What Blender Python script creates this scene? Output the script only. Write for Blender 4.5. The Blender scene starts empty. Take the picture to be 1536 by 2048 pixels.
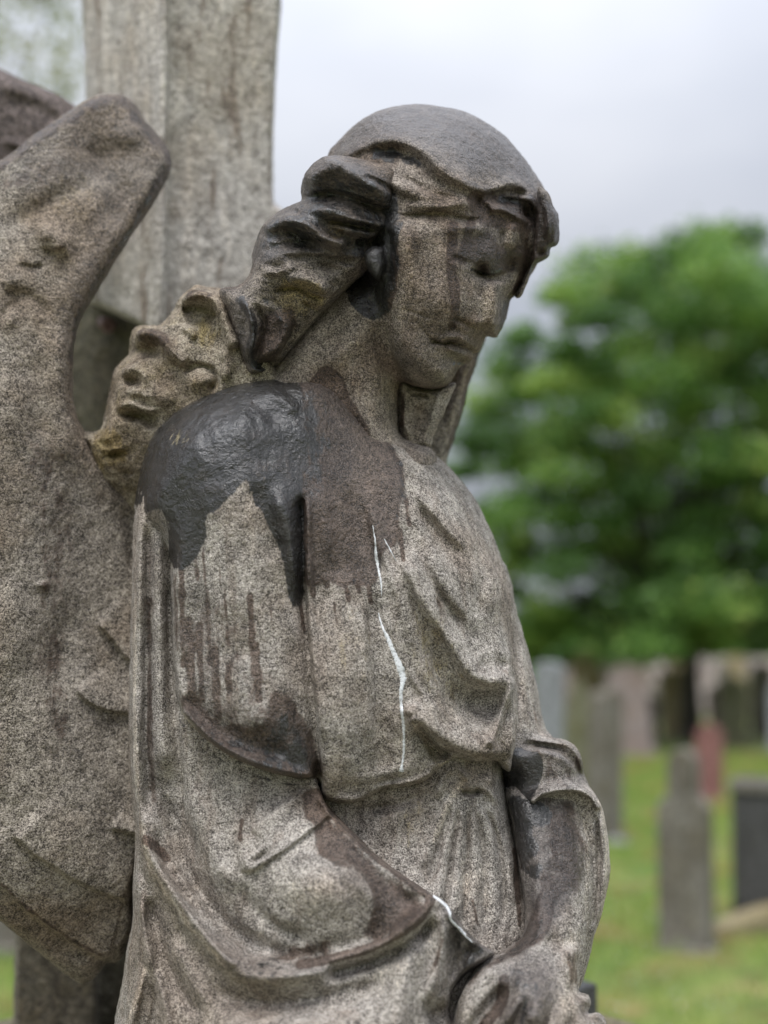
import bpy, math, random
import numpy as np
from mathutils import Vector

# ------------------------------------------------------------------ camera, sky, sun, exposure
F = 2300.0; CX = 768.0; CY = 1024.0          # focal length and centre in photograph pixels
TILT = math.radians(8.07); CAMZ = 1.40
scene = bpy.context.scene
col = scene.collection
cam_d = bpy.data.cameras.new('camera'); cam = bpy.data.objects.new('camera', cam_d); col.objects.link(cam)
cam.location = (0, 0, CAMZ); cam.rotation_euler = (math.pi/2 + TILT, 0, 0)
cam_d.sensor_fit = 'VERTICAL'; cam_d.sensor_height = 36; cam_d.lens = 36*F/2048
cam_d.clip_start = 0.05; cam_d.clip_end = 800
cam_d.dof.use_dof = True; cam_d.dof.focus_distance = 0.965; cam_d.dof.aperture_fstop = 2.2
scene.camera = cam
scene.render.resolution_x = 768; scene.render.resolution_y = 1024
scene.render.engine = 'CYCLES'
scene.view_settings.view_transform = 'Standard'; scene.view_settings.look = 'None'
scene.view_settings.exposure = 0.80; scene.view_settings.gamma = 1
scene.cycles.max_bounces = 6; scene.cycles.use_denoising = True

SUN_EL = math.radians(62); SUN_AZ = math.radians(195)     # azimuth of the sun, clockwise from +Y
w = bpy.data.worlds.new("World"); scene.world = w; w.use_nodes = True
nt = w.node_tree; N = nt.nodes; L = nt.links
for n in list(N): N.remove(n)
out = N.new('ShaderNodeOutputWorld'); bg = N.new('ShaderNodeBackground'); L.new(bg.outputs[0], out.inputs[0])
sky = N.new('ShaderNodeTexSky'); sky.sky_type = 'NISHITA'; sky.sun_disc = False
sky.sun_elevation = SUN_EL; sky.sun_rotation = SUN_AZ; sky.dust_density = 3; sky.air_density = 1
tc = N.new('ShaderNodeTexCoord'); sep = N.new('ShaderNodeSeparateXYZ'); L.new(tc.outputs['Generated'], sep.inputs[0])
mp = N.new('ShaderNodeMapping'); mp.inputs['Scale'].default_value = (1, 1, 2.2); mp.inputs['Location'].default_value = (0.7, 0.2, 0.4)
L.new(tc.outputs['Generated'], mp.inputs[0])
cn = N.new('ShaderNodeTexNoise'); cn.inputs['Scale'].default_value = 2.6; cn.inputs['Detail'].default_value = 4; cn.inputs['Roughness'].default_value = 0.45
L.new(mp.outputs[0], cn.inputs['Vector'])
cr = N.new('ShaderNodeValToRGB'); L.new(cn.outputs['Fac'], cr.inputs[0])
cr.color_ramp.elements[0].position = 0.33; cr.color_ramp.elements[0].color = (0.56, 0.60, 0.69, 1)
cr.color_ramp.elements[1].position = 0.66; cr.color_ramp.elements[1].color = (0.75, 0.775, 0.84, 1)
zp = N.new('ShaderNodeMath'); zp.operation = 'POWER'; zp.use_clamp = True; L.new(sep.outputs['Z'], zp.inputs[0]); zp.inputs[1].default_value = 1.7
zr = N.new('ShaderNodeMapRange'); L.new(zp.outputs[0], zr.inputs[0])
zr.inputs['From Min'].default_value = 0; zr.inputs['From Max'].default_value = 1
zr.inputs['To Min'].default_value = 3.8; zr.inputs['To Max'].default_value = 25.0      # an overcast sky is brightest overhead
dt = N.new('ShaderNodeVectorMath'); dt.operation = 'DOT_PRODUCT'; L.new(tc.outputs['Generated'], dt.inputs[0]); dt.inputs[1].default_value = (math.sin(SUN_AZ), math.cos(SUN_AZ), 0)
sr = N.new('ShaderNodeMapRange'); L.new(dt.outputs['Value'], sr.inputs[0])               # and brighter on the side of the veiled sun
for i_, v_ in enumerate((-1, 1, 0.85, 1.2)): sr.inputs[i_+1].default_value = v_
zm = N.new('ShaderNodeMath'); zm.operation = 'MULTIPLY'; L.new(zr.outputs[0], zm.inputs[0]); L.new(sr.outputs[0], zm.inputs[1])
cm = N.new('ShaderNodeVectorMath'); cm.operation = 'SCALE'; L.new(cr.outputs[0], cm.inputs[0]); L.new(zm.outputs[0], cm.inputs['Scale'])
mx = N.new('ShaderNodeMix'); mx.data_type = 'RGBA'; mx.inputs[0].default_value = 0.93
L.new(sky.outputs[0], mx.inputs[6]); L.new(cm.outputs[0], mx.inputs[7]); L.new(mx.outputs[2], bg.inputs[0])
bg.inputs[1].default_value = 0.085

sd = bpy.data.lights.new('sun', 'SUN'); so = bpy.data.objects.new('sun', sd); col.objects.link(so)
sd.energy = 1.4; sd.angle = math.radians(24); sd.color = (1, 0.97, 0.93)
sdir = Vector((math.sin(SUN_AZ)*math.cos(SUN_EL), math.cos(SUN_AZ)*math.cos(SUN_EL), math.sin(SUN_EL)))
so.rotation_euler = sdir.to_track_quat('Z', 'Y').to_euler(); so.location = (0, -3, 6)

ct, st_ = math.cos(TILT), math.sin(TILT)
def cam2world(x, y, d):                      # photograph pixel and distance along the optical axis -> world
    X = (x-CX)/F*d; Y = (CY-y)/F*d
    return X, d*ct - Y*st_, CAMZ + Y*ct + d*st_
def P(x, y, d): return Vector(cam2world(x, y, d))
def ground(x, y):                            # where the ground (z=0) lies under a pixel
    d = -CAMZ/(((CY-y)/F)*ct + st_)
    p = P(x, y, d); return Vector((p.x, p.y, 0)), d

# ------------------------------------------------------------------ object helpers
def prop(o, label=None, cat=None, group=None, kind=None):
    if label: o['label'] = label
    if cat: o['category'] = cat
    if group: o['group'] = group
    if kind: o['kind'] = kind
    return o
def empty(name, loc, label, cat, group=None, rz=0):
    o = bpy.data.objects.new(name, None); col.objects.link(o); o.location = loc; o.rotation_euler = (0, 0, rz)
    o.empty_display_size = 0.1
    return prop(o, label, cat, group)
def link_mesh(name, me, mat, parent=None):
    o = bpy.data.objects.new(name, me); col.objects.link(o)
    if mat: me.materials.append(mat)
    if parent:
        o.parent = parent; 
    return o
def np_mesh(name, V, Q, smooth=True):
    me = bpy.data.meshes.new(name); k = Q.shape[1]
    me.vertices.add(len(V)); me.vertices.foreach_set('co', V.astype(np.float32).ravel())
    me.loops.add(len(Q)*k); me.loops.foreach_set('vertex_index', Q.astype(np.int32).ravel())
    me.polygons.add(len(Q)); me.polygons.foreach_set('loop_start', np.arange(0, len(Q)*k, k, dtype=np.int32))
    me.update(calc_edges=True)
    if smooth: me.polygons.foreach_set('use_smooth', np.ones(len(Q), bool))
    return me

# ------------------------------------------------------------------ 3-D value noise
_rng = np.random.default_rng(7)
_LAT = _rng.random((32, 32, 32)).astype(np.float32)
def vnoise(p):
    i = np.floor(p).astype(np.int64); f = (p-i); f = f*f*(3-2*f); i &= 31; j = (i+1) & 31
    def g(a, b, c): return _LAT[a, b, c]
    x0, y0, z0 = i.T; x1, y1, z1 = j.T; fx, fy, fz = f.T
    a = g(x0, y0, z0)*(1-fx)+g(x1, y0, z0)*fx; b = g(x0, y1, z0)*(1-fx)+g(x1, y1, z0)*fx
    c = g(x0, y0, z1)*(1-fx)+g(x1, y0, z1)*fx; d = g(x0, y1, z1)*(1-fx)+g(x1, y1, z1)*fx
    return (a*(1-fy)+b*fy)*(1-fz)+(c*(1-fy)+d*fy)*fz
def fbm(p, o=3):
    s = 0; a = 1; t = 0
    for k in range(o): s = s+a*(vnoise(p*(2**k)+k*7.3)-0.5); t += a; a *= 0.5
    return s/t*2

# ------------------------------------------------------------------ carving tools (stone forms)
def catmull(pts, closed=False, n=5):
    p = np.array(pts, float); m = len(p); res = []
    rngs = range(m if closed else m-1)
    for i in rngs:
        if closed: a, b, c, d = p[(i-1) % m], p[i], p[(i+1) % m], p[(i+2) % m]
        else: a, b, c, d = p[max(i-1, 0)], p[i], p[i+1], p[min(i+2, m-1)]
        if np.linalg.norm(b-c) < 1e-6: continue
        for k in range(n):
            t = k/n
            res.append(0.5*((2*b)+(-a+c)*t+(2*a-5*b+4*c-d)*t*t+(-a+3*b-3*c+d)*t**3))
    if not closed: res.append(p[-1])
    return np.array(res)
def seg_dist(X, Y, pts, closed):
    best = np.full(X.shape, 1e9, np.float32); sgn = np.zeros(X.shape, np.float32); tt = np.zeros(X.shape, np.float32)
    n = len(pts); cum = 0; L_ = [np.hypot(*(pts[(i+1) % n]-pts[i])) for i in range(n if closed else n-1)]
    tot = sum(L_)+1e-9
    for i, l in enumerate(L_):
        if l < 1e-6: continue
        a = pts[i]; b = pts[(i+1) % n]; dx, dy = b-a
        t = np.clip(((X-a[0])*dx+(Y-a[1])*dy)/(l*l), 0, 1)
        ex = X-(a[0]+t*dx); ey = Y-(a[1]+t*dy); d = np.sqrt(ex*ex+ey*ey)
        m = d < best
        best = np.where(m, d, best); sgn = np.where(m, dx*ey-dy*ex, sgn); tt = np.where(m, (cum+t*l)/tot, tt)
        cum += l
    return best, sgn, tt
def inside(X, Y, pts):
    c = np.zeros(X.shape, bool); n = len(pts)
    for i in range(n):
        x0, y0 = pts[i]; x1, y1 = pts[(i+1) % n]
        if y0 == y1: continue
        c ^= ((y0 > Y) != (y1 > Y)) & (X < (x1-x0)*(Y-y0)/(y1-y0)+x0)
    return c
def boxblur(a, r, passes=2):
    if r < 1: return a
    for _ in range(passes):
        for ax in (0, 1):
            pad = [(0, 0), (0, 0)]; pad[ax] = (r+1, r)
            c = np.cumsum(np.pad(a, pad, mode='edge'), axis=ax)
            if ax == 0: a = (c[2*r+1:]-c[:-2*r-1])/(2*r+1)
            else: a = (c[:, 2*r+1:]-c[:, :-2*r-1])/(2*r+1)
    return a.astype(np.float32)
def tps(ctrl, X, Y):
    c = np.array(ctrl, float)
    if len(c) == 1: return np.full(X.shape, c[0, 2], np.float32)
    s = 300.0; x = c[:, 0]/s; y = c[:, 1]/s; z = c[:, 2]; n = len(c)
    if n < 4:
        A = np.stack([x-x.mean(), y-y.mean()], 1); co = np.linalg.lstsq(A, z-z.mean(), rcond=None)[0]
        return np.clip(z.mean()+co[0]*(X/s-x.mean())+co[1]*(Y/s-y.mean()), z.min()-.05, z.max()+.05).astype(np.float32)
    def U(r2): return r2*np.log(r2+1e-12)*0.5
    K = U((x[:, None]-x)**2+(y[:, None]-y)**2)+np.eye(n)*2e-3
    Pm = np.stack([np.ones(n), x, y], 1)
    A = np.zeros((n+3, n+3)); A[:n, :n] = K; A[:n, n:] = Pm; A[n:, :n] = Pm.T
    co = np.linalg.solve(A, np.concatenate([z, np.zeros(3)]))
    r = co[n]+co[n+1]*X/s+co[n+2]*Y/s
    for k in range(n): r = r+co[k]*U((X/s-x[k])**2+(Y/s-y[k])**2)
    return np.clip(r, z.min()-0.02, z.max()+0.02).astype(np.float32)
def idw(ctrl, X, Y):
    if not isinstance(ctrl, (list, tuple)): return np.full(X.shape, float(ctrl), np.float32)
    num = 0; den = 0
    for x, y, v in ctrl:
        wgt = 1/(((X-x)**2+(Y-y)**2)+200)**1.5; num = num+wgt*v; den = den+wgt
    return (num/den).astype(np.float32)

class Puff:                                   # a rounded solid: outline, front distance, half thickness, edge radius
    def __init__(s, poly, front, T=0.05, R=60, k=0.006): s.poly = catmull(poly, True, 4); s.front = front; s.T = T; s.R = R; s.k = k
def relief_map(X, Y, items):
    h = np.zeros(X.shape, np.float32)
    for it in items:
        if it[0] == 's':                       # stroke: points, height mm, width left, width right, taper
            _, pts, hh, wl, wr = it[:5]; tp = it[5] if len(it) > 5 else 0.25
            c = catmull(pts, False, 4); m = 3*max(wl, wr)
            ys = (Y[:, 0] > c[:, 1].min()-m) & (Y[:, 0] < c[:, 1].max()+m); xs = (X[0] > c[:, 0].min()-m) & (X[0] < c[:, 0].max()+m)
            if not ys.any() or not xs.any(): continue
            i0, i1 = np.where(ys)[0][[0, -1]]; j0, j1 = np.where(xs)[0][[0, -1]]
            sl = (slice(i0, i1+1), slice(j0, j1+1))
            d, sg, t = seg_dist(X[sl], Y[sl], c, False)
            wv = np.where(sg > 0, wr, wl)
            tap = 1.0 if tp <= 0 else np.minimum(1, np.minimum(t, 1-t)/tp); tap = tap*tap*(3-2*tap) if tp > 0 else 1
            h[sl] += hh*0.001*np.exp(-(d/wv)**2)*tap
        else:                                  # bump: x, y, rx, ry, angle, height mm
            _, x, y, rx, ry, an, hh = it
            ca, sa = math.cos(math.radians(an)), math.sin(math.radians(an))
            u = ((X-x)*ca+(Y-y)*sa)/rx; v = (-(X-x)*sa+(Y-y)*ca)/ry
            h += hh*0.001*np.exp(-(u*u+v*v))
    return h
def surface_nets(f, iso=0.0):
    ins = f < iso
    c = np.zeros(tuple(np.array(f.shape)-1), np.uint8)
    H, W, D = c.shape
    for a in (0, 1):
        for b in (0, 1):
            for d in (0, 1): c += ins[a:a+H, b:b+W, d:d+D]
    act = (c > 0) & (c < 8); idx = np.argwhere(act)
    vid = np.full(c.shape, -1, np.int32); vid[act] = np.arange(len(idx))
    corners = {(a, b, d): f[idx[:, 0]+a, idx[:, 1]+b, idx[:, 2]+d] for a in (0, 1) for b in (0, 1) for d in (0, 1)}
    acc = np.zeros((len(idx), 3)); cnt = np.zeros(len(idx))
    for ax in range(3):
        for u in (0, 1):
            for v in (0, 1):
                o = [0, 0, 0]; oth = [i for i in range(3) if i != ax]; o[oth[0]] = u; o[oth[1]] = v
                p = list(o); p[ax] = 1; fa = corners[tuple(o)]; fb = corners[tuple(p)]
                m = (fa < iso) != (fb < iso); t = np.where(m, (iso-fa)/np.where(m, fb-fa, 1), 0)
                q = np.zeros((len(idx), 3)); q[:, oth[0]] = u; q[:, oth[1]] = v; q[:, ax] = t
                acc += q*m[:, None]; cnt += m
    V = idx+acc/cnt[:, None]
    quads = []
    for ax in range(3):
        sl0 = [slice(None)]*3; sl1 = [slice(None)]*3; sl0[ax] = slice(0, -1); sl1[ax] = slice(1, None)
        A = ins[tuple(sl0)]; B = ins[tuple(sl1)]; ch = A != B
        e = np.argwhere(ch); oth = [i for i in range(3) if i != ax]
        ok = (e[:, oth[0]] > 0) & (e[:, oth[1]] > 0) & (e[:, oth[0]] < f.shape[oth[0]]-1) & (e[:, oth[1]] < f.shape[oth[1]]-1)
        e = e[ok]
        def cell(du, dv):
            q = e.copy(); q[:, oth[0]] += du; q[:, oth[1]] += dv; return vid[q[:, 0], q[:, 1], q[:, 2]]
        Q = np.stack([cell(-1, -1), cell(0, -1), cell(0, 0), cell(-1, 0)], 1)
        flip = A[e[:, 0], e[:, 1], e[:, 2]]
        if ax == 1: flip = ~flip
        Q[flip] = Q[flip][:, ::-1]
        quads.append(Q)
    return V, np.concatenate(quads)

def carve(name, puffs, relief, mat, parent, paints=(), step=3.0, dz=0.0014, rough=(0.5, 0.25), gain=1.85, seed=0, flow=None):
    """voxelise the rounded solids with their relief, skin them, roughen, paint stain, shade and highlight attributes"""
    allp = np.concatenate([p.poly for p in puffs]); M = 16
    xs = np.arange(allp[:, 0].min()-M, allp[:, 0].max()+M, step, dtype=np.float32)
    ys = np.arange(allp[:, 1].min()-M, allp[:, 1].max()+M, step, dtype=np.float32)
    X, Y = np.meshgrid(xs, ys)
    h = relief_map(X, Y, relief)*gain
    for am, sx, sy, an in (flow or ()):          # uneven chisel work and worn cloth, drawn out along the fall of the folds
        ca, sa = math.cos(math.radians(an)), math.sin(math.radians(an)); q = np.stack([(X*ca+Y*sa)/sx, (-X*sa+Y*ca)/sy, np.full(X.shape, seed*1.7)], -1).reshape(-1, 3)
        h += (fbm(q, 3)*am*.001).reshape(X.shape).astype(np.float32)
    data = []
    for p in puffs:
        zf = tps(p.front, X, Y)
        d, _, _ = seg_dist(X, Y, p.poly, True); ins = inside(X, Y, p.poly)
        s = np.where(ins, d, -d).astype(np.float32)
        R = idw(p.R, X, Y); br = int(12/step)
        sb = boxblur(s, br, 2); b = np.clip(s/30, 0, 1); b = b*b*(3-2*b); s = s*(1-b)+sb*b
        u = np.clip(1-s/R, 0, 60)
        data.append((p, zf+p.T-h, u, R))
    z0 = min(float((zc-p.T)[u < 1.2].min()) for p, zc, u, R in data)-4*dz
    z1 = max(float((zc+p.T)[u < 1.2].max()) for p, zc, u, R in data)+4*dz
    zs = np.arange(z0, z1, dz, dtype=np.float32)
    f = np.full((len(ys), len(xs), len(zs)), 0.05, np.float32)
    for p, zc, u, R in data:
        m = u < 1.9
        r = np.where(m.any(1))[0][[0, -1]]; c = np.where(m.any(0))[0][[0, -1]]
        sl = (slice(max(r[0]-2, 0), r[1]+3), slice(max(c[0]-2, 0), c[1]+3))
        S = np.minimum(R[sl]*0.00041, p.T)
        g = (zs[None, None, :]-zc[sl][..., None])/p.T
        g *= g; g += (u[sl]**2)[..., None]; np.sqrt(g, out=g); g -= 1; g *= S[..., None]
        a = f[sl]; k = p.k
        hh = k-np.abs(a-g); np.clip(hh, 0, None, out=hh); hh *= hh; hh *= 1/(4*k)
        np.minimum(a, g, out=a); a -= hh; del g, hh
    V, Q = surface_nets(f); del f
    px = xs[0]+V[:, 1]*step; py = ys[0]+V[:, 0]*step; pz = zs[0]+V[:, 2]*dz
    W = np.stack(cam2world(px, py, pz), 1)
    me = np_mesh(name, W, Q)
    nrm = np.empty(len(W)*3, np.float32); me.vertex_normals.foreach_get('vector', nrm); nrm = nrm.reshape(-1, 3)
    view = W-np.array([0, 0, CAMZ]); view /= np.linalg.norm(view, axis=1)[:, None]
    a1, a2 = rough
    dsp = fbm(W*70+seed, 3)*a1*0.001+fbm(W*260+5+seed, 2)*a2*0.001
    W = W+nrm*dsp[:, None]
    me.vertices.foreach_set('co', W.astype(np.float32).ravel()); me.update()
    chans = {}
    for ch, poly, val, blur in paints:
        if ch not in chans: chans[ch] = np.zeros(X.shape, np.float32)
        if isinstance(poly, tuple):            # painted line: (points, width)
            d, _, t = seg_dist(X, Y, catmull(poly[0], False, 3), False); m = np.exp(-(d/poly[1])**2)*val
        else:
            pl = catmull(poly, True, 3); m = inside(X, Y, pl).astype(np.float32)*val
            m = boxblur(m, max(0, int(blur*(1.0 if ch == 'damp_and_shade' else 1.5)/step/2)), 2)
        chans[ch] = np.maximum(chans[ch], m) if val > 0 else np.clip(chans[ch]+m, 0, 1)
    xi = np.clip(V[:, 1], 0, len(xs)-1.001); yi = np.clip(V[:, 0], 0, len(ys)-1.001)
    x0 = xi.astype(int); y0 = yi.astype(int); fx = xi-x0; fy = yi-y0
    for ch, m in chans.items():
        v = m[y0, x0]*(1-fx)*(1-fy)+m[y0, x0+1]*fx*(1-fy)+m[y0+1, x0]*(1-fx)*fy+m[y0+1, x0+1]*fx*fy
        at = me.attributes.new(ch, 'FLOAT', 'POINT'); at.data.foreach_set('value', v.astype(np.float32))
    o = link_mesh(name, me, mat, parent)
    if parent and parent.parent is None: o.location = -Vector(parent.location)
    print('carved', name, len(W))
    return o

# ------------------------------------------------------------------ materials
class NT:
    def __init__(s, name):
        s.m = bpy.data.materials.new(name); s.m.use_nodes = True; s.t = s.m.node_tree
        for n in list(s.t.nodes): s.t.nodes.remove(n)
        s.out = s.n('ShaderNodeOutputMaterial'); s.b = s.n('ShaderNodeBsdfPrincipled'); s.l(s.b.outputs[0], s.out.inputs[0])
    def n(s, t, **kw):
        n = s.t.nodes.new(t)
        for k, v in kw.items(): setattr(n, k, v)
        return n
    def l(s, a, b): s.t.links.new(a, b)
    def noise(s, vec, scale, detail=3, rough=0.5):
        n = s.n('ShaderNodeTexNoise'); n.inputs['Scale'].default_value = scale; n.inputs['Detail'].default_value = detail
        n.inputs['Roughness'].default_value = rough; s.l(vec, n.inputs['Vector']); return n.outputs['Fac']
    def ramp(s, fac, stops):
        r = s.n('ShaderNodeValToRGB'); s.l(fac, r.inputs[0]); e = r.color_ramp.elements
        while len(e) < len(stops): e.new(0.5)
        for i, (p, c) in enumerate(stops): e[i].position = p; e[i].color = (*c, 1) if len(c) == 3 else c
        return r.outputs[0]
    def mix(s, fac, a, b, mode='MIX'):
        m = s.n('ShaderNodeMix', data_type='RGBA', blend_type=mode)
        for v, i in ((fac, 0), (a, 6), (b, 7)):
            if isinstance(v, (int, float)): m.inputs[i].default_value = v
            elif isinstance(v, tuple): m.inputs[i].default_value = (*v, 1)
            else: s.l(v, m.inputs[i])
        return m.outputs[2]
    def math(s, op, a, b=0.0, clamp=False):
        m = s.n('ShaderNodeMath', operation=op, use_clamp=clamp)
        for v, i in ((a, 0), (b, 1)):
            if isinstance(v, (int, float)): m.inputs[i].default_value = v
            else: s.l(v, m.inputs[i])
        return m.outputs[0]
    def rng(s, v, a, b, c=0.0, d=1.0, smooth=True):
        m = s.n('ShaderNodeMapRange', interpolation_type='SMOOTHSTEP' if smooth else 'LINEAR'); s.l(v, m.inputs[0])
        for i, x in enumerate((a, b, c, d)): m.inputs[i+1].default_value = x
        return m.outputs[0]
    def scaled(s, vec, sc):
        m = s.n('ShaderNodeMapping'); m.inputs['Scale'].default_value = sc; s.l(vec, m.inputs[0]); return m.outputs[0]

def stone(name, dark=(0.066, 0.058, 0.051), mid=(0.275, 0.247, 0.218), light=(0.76, 0.70, 0.63), grain=860, patch=9.0,
          patch_col=(0.62, 0.52, 0.44), patch_amt=0.55, streak=0.5, moss_amt=0.0, stains=True, bump=0.0007, rough=0.85, lichen=0.0):
    m = NT(name); pos = m.n('ShaderNodeNewGeometry').outputs['Position']
    n1 = m.noise(pos, grain, 3, 0.65); n2 = m.noise(pos, grain*0.36, 3, 0.6); n3 = m.noise(pos, patch, 5, 0.6)
    n4 = m.noise(m.scaled(pos, (55, 55, 5)), 1, 4, 0.6)
    g = m.math('ADD', m.math('MULTIPLY', n1, 0.72), m.math('MULTIPLY', n2, 0.28))
    g = m.math('ADD', m.math('MULTIPLY', g, .82), m.math('MULTIPLY', m.noise(pos, 70, 3, .6), .18))
    c = m.ramp(g, [(0.415, dark), (0.475, mid), (0.53, tuple(a*.6+b*.4 for a, b in zip(mid, light))), (0.61, light)])
    c = m.mix(m.math('MULTIPLY', m.rng(n3, 0.42, 0.62), patch_amt), c, patch_col, 'MULTIPLY')
    c = m.mix(m.math('MULTIPLY', m.rng(n4, 0.52, 0.68), streak), c, (0.50, 0.43, 0.38), 'MULTIPLY')
    c = m.mix(m.math('MULTIPLY', m.rng(n4, 0.47, 0.34), streak*0.6), c, (1.45, 1.42, 1.38), 'MULTIPLY')
    if moss_amt:
        n5 = m.noise(pos, patch*2.3, 4, 0.6); c = m.mix(m.math('MULTIPLY', m.rng(n5, 0.5, 0.68), moss_amt), c, (0.88, 0.82, 0.55), 'MULTIPLY')
    if lichen:
        n6 = m.noise(pos, 60, 3, 0.6); c = m.mix(m.math('MULTIPLY', m.rng(n6, 0.70, 0.76), lichen), c, (0.42, 0.24, 0.08))
    ro = rough; wet = None
    bh = m.math('ADD', m.math('MULTIPLY', n1, 0.8), m.math('MULTIPLY', n2, 1.6))
    bd = bump
    if stains:
        def att(nm):
            a = m.n('ShaderNodeAttribute', attribute_name=nm); return a.outputs['Fac']
        e1 = m.noise(m.scaled(pos, (1, 1, 0.6)), 95, 5, 0.72)
        es = m.noise(m.scaled(pos, (120, 120, 14)), 1, 4, .7)
        e2 = m.math('SUBTRACT', m.math('ADD', m.math('ADD', m.math('MULTIPLY', e1, 0.75), m.math('MULTIPLY', es, .55)), m.math('MULTIPLY', n1, 0.4)), 0.85)
        def mask(nm, lo=0.43, hi=0.53, amp=1.25):
            return m.rng(m.math('ADD', att(nm), m.math('MULTIPLY', e2, amp)), lo, hi)
        pale = mask('pale', 0.35, 0.75); c = m.mix(m.math('MULTIPLY', pale, 0.55), c, (1.9, 1.85, 1.75), 'MULTIPLY')
        moss = mask('moss', 0.35, 0.7); c = m.mix(m.math('MULTIPLY', moss, 0.8), c, (0.90, 0.82, 0.48), 'MULTIPLY')
        rust_and_shade = mask('rust_and_shade', 0.38, 0.6); c = m.mix(m.math('MULTIPLY', rust_and_shade, 0.85), c, (0.40, 0.315, 0.275), 'MULTIPLY')  # brown stains, plus shade painted into creases and on the face
        dm = att('damp_and_shade'); c = m.mix(m.rng(m.math('ADD', dm, m.math('MULTIPLY', m.math('MULTIPLY', e2, dm), .8)), 0, 1, 0, 1, False), c, m.mix(0.25, m.mix(1.0, c, (0.36, 0.335, 0.335), 'MULTIPLY'), (.055,.052,.055)))  # moist stone, plus shade painted on the face's turned-away side
        rs = m.math('ADD', att('rust_and_shade'), m.math('MULTIPLY', e2, .5)); rim = m.math('MULTIPLY', m.rng(rs, .42, .5), m.rng(rs, .62, .86, 1, 0))
        c = m.mix(m.math('MULTIPLY', rim, .6), c, (.42,.36,.32), 'MULTIPLY')
        wet = mask('wet')  # real wet film, plus shade painted into hollows and grooves
        wc = m.ramp(m.math('ADD', m.math('MULTIPLY', g, .6), m.math('MULTIPLY', m.noise(pos, 45, 5, .7), .4)), [(0.40, (0.005, 0.005, 0.005)), (0.54, (0.014, 0.012, 0.011)), (0.64, (0.075, 0.055, 0.044))])
        c = m.mix(wet, c, wc)
        drip = att('white'); c = m.mix(m.rng(m.math('ADD', drip, m.math('MULTIPLY', e2, 0.7)), 0.45, 0.6), c, (0.72, 0.74, 0.76))
        r1 = m.math('SUBTRACT', rough, m.math('MULTIPLY', rust_and_shade, 0.28))
        wr = m.rng(m.noise(pos, 38, 3, 0.6), 0.4, 0.6, 0.18, 0.34)
        rm = m.n('ShaderNodeMix', data_type='FLOAT'); m.l(wet, rm.inputs[0]); m.l(r1, rm.inputs[2]); m.l(wr, rm.inputs[3])
        rr = m.math('SUBTRACT', rm.outputs[0], m.math('MULTIPLY', m.math('MULTIPLY', dm, m.math('SUBTRACT', 1.0, wet)), .45), True); m.l(rr, m.b.inputs['Roughness'])
        m.l(m.math('ADD', m.math('MULTIPLY', wet, .6), m.math('MULTIPLY', dm, .35), True), m.b.inputs['Coat Weight']); m.b.inputs['Coat Roughness'].default_value = .13; m.b.inputs['Coat IOR'].default_value = 1.6
    else:
        m.b.inputs['Roughness'].default_value = rough
    m.l(c, m.b.inputs['Base Color'])
    b = m.n('ShaderNodeBump'); b.inputs['Strength'].default_value = 1.0; b.inputs['Distance'].default_value = bd*3.2; m.l(bh, b.inputs['Height'])
    m.l(b.outputs[0], m.b.inputs['Normal']); 
    b2 = m.n('ShaderNodeBump'); b2.inputs['Strength'].default_value = 1.0; b2.inputs['Distance'].default_value = bd*.8; m.l(m.math('ADD', bh, m.math('MULTIPLY', m.noise(pos, 260, 3, .6), 1.5)), b2.inputs['Height']); m.l(b2.outputs[0], m.b.inputs['Coat Normal']); m.b.inputs['Specular IOR Level'].default_value = 0.5
    return m.m

STONE = stone('carved_sandstone')
STONE_HEAD = stone('head_sandstone', patch_col=(0.58, 0.47, 0.38), patch_amt=0.7, patch=14, dark=(0.05, 0.04, 0.033), mid=(0.175, 0.146, 0.122), light=(0.54, 0.465, 0.395), grain=860)
STONE_CAP = stone('hair_sandstone', dark=(0.03, 0.025, 0.022), mid=(0.13, 0.11, 0.094), light=(0.44, 0.38, 0.32), patch_amt=0.7)
STONE_WING = stone('wing_sandstone', dark=(0.04, 0.033, 0.027), mid=(0.205, 0.178, 0.148), light=(0.60, 0.535, 0.455), grain=720, patch=6, patch_col=(0.66, 0.56, 0.46), patch_amt=0.8, streak=0.15)
STONE_RUFF = stone('lichen_sandstone', dark=(0.05, 0.04, 0.03), mid=(0.24, 0.20, 0.15), light=(0.66, 0.58, 0.46), moss_amt=0.5, patch=16)
STONE_CROSS = stone('cross_granite', dark=(0.11, 0.096, 0.085), mid=(0.42, 0.385, 0.35), light=(0.86, 0.82, 0.76), grain=560, patch=7, patch_col=(0.70, 0.63, 0.54), streak=1.0, stains=False, lichen=0.7)
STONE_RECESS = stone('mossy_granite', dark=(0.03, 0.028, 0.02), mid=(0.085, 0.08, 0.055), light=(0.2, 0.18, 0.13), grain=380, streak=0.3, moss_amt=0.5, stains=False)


# ------------------------------------------------------------------ the angel statue
STAT = P(640, 2300, 0.97); 
statue = empty('angel_statue', (STAT.x, STAT.y, 0.98), 'large weathered stone angel with bowed head, wings and wet black stains, seated before the cross', 'statue')

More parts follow.
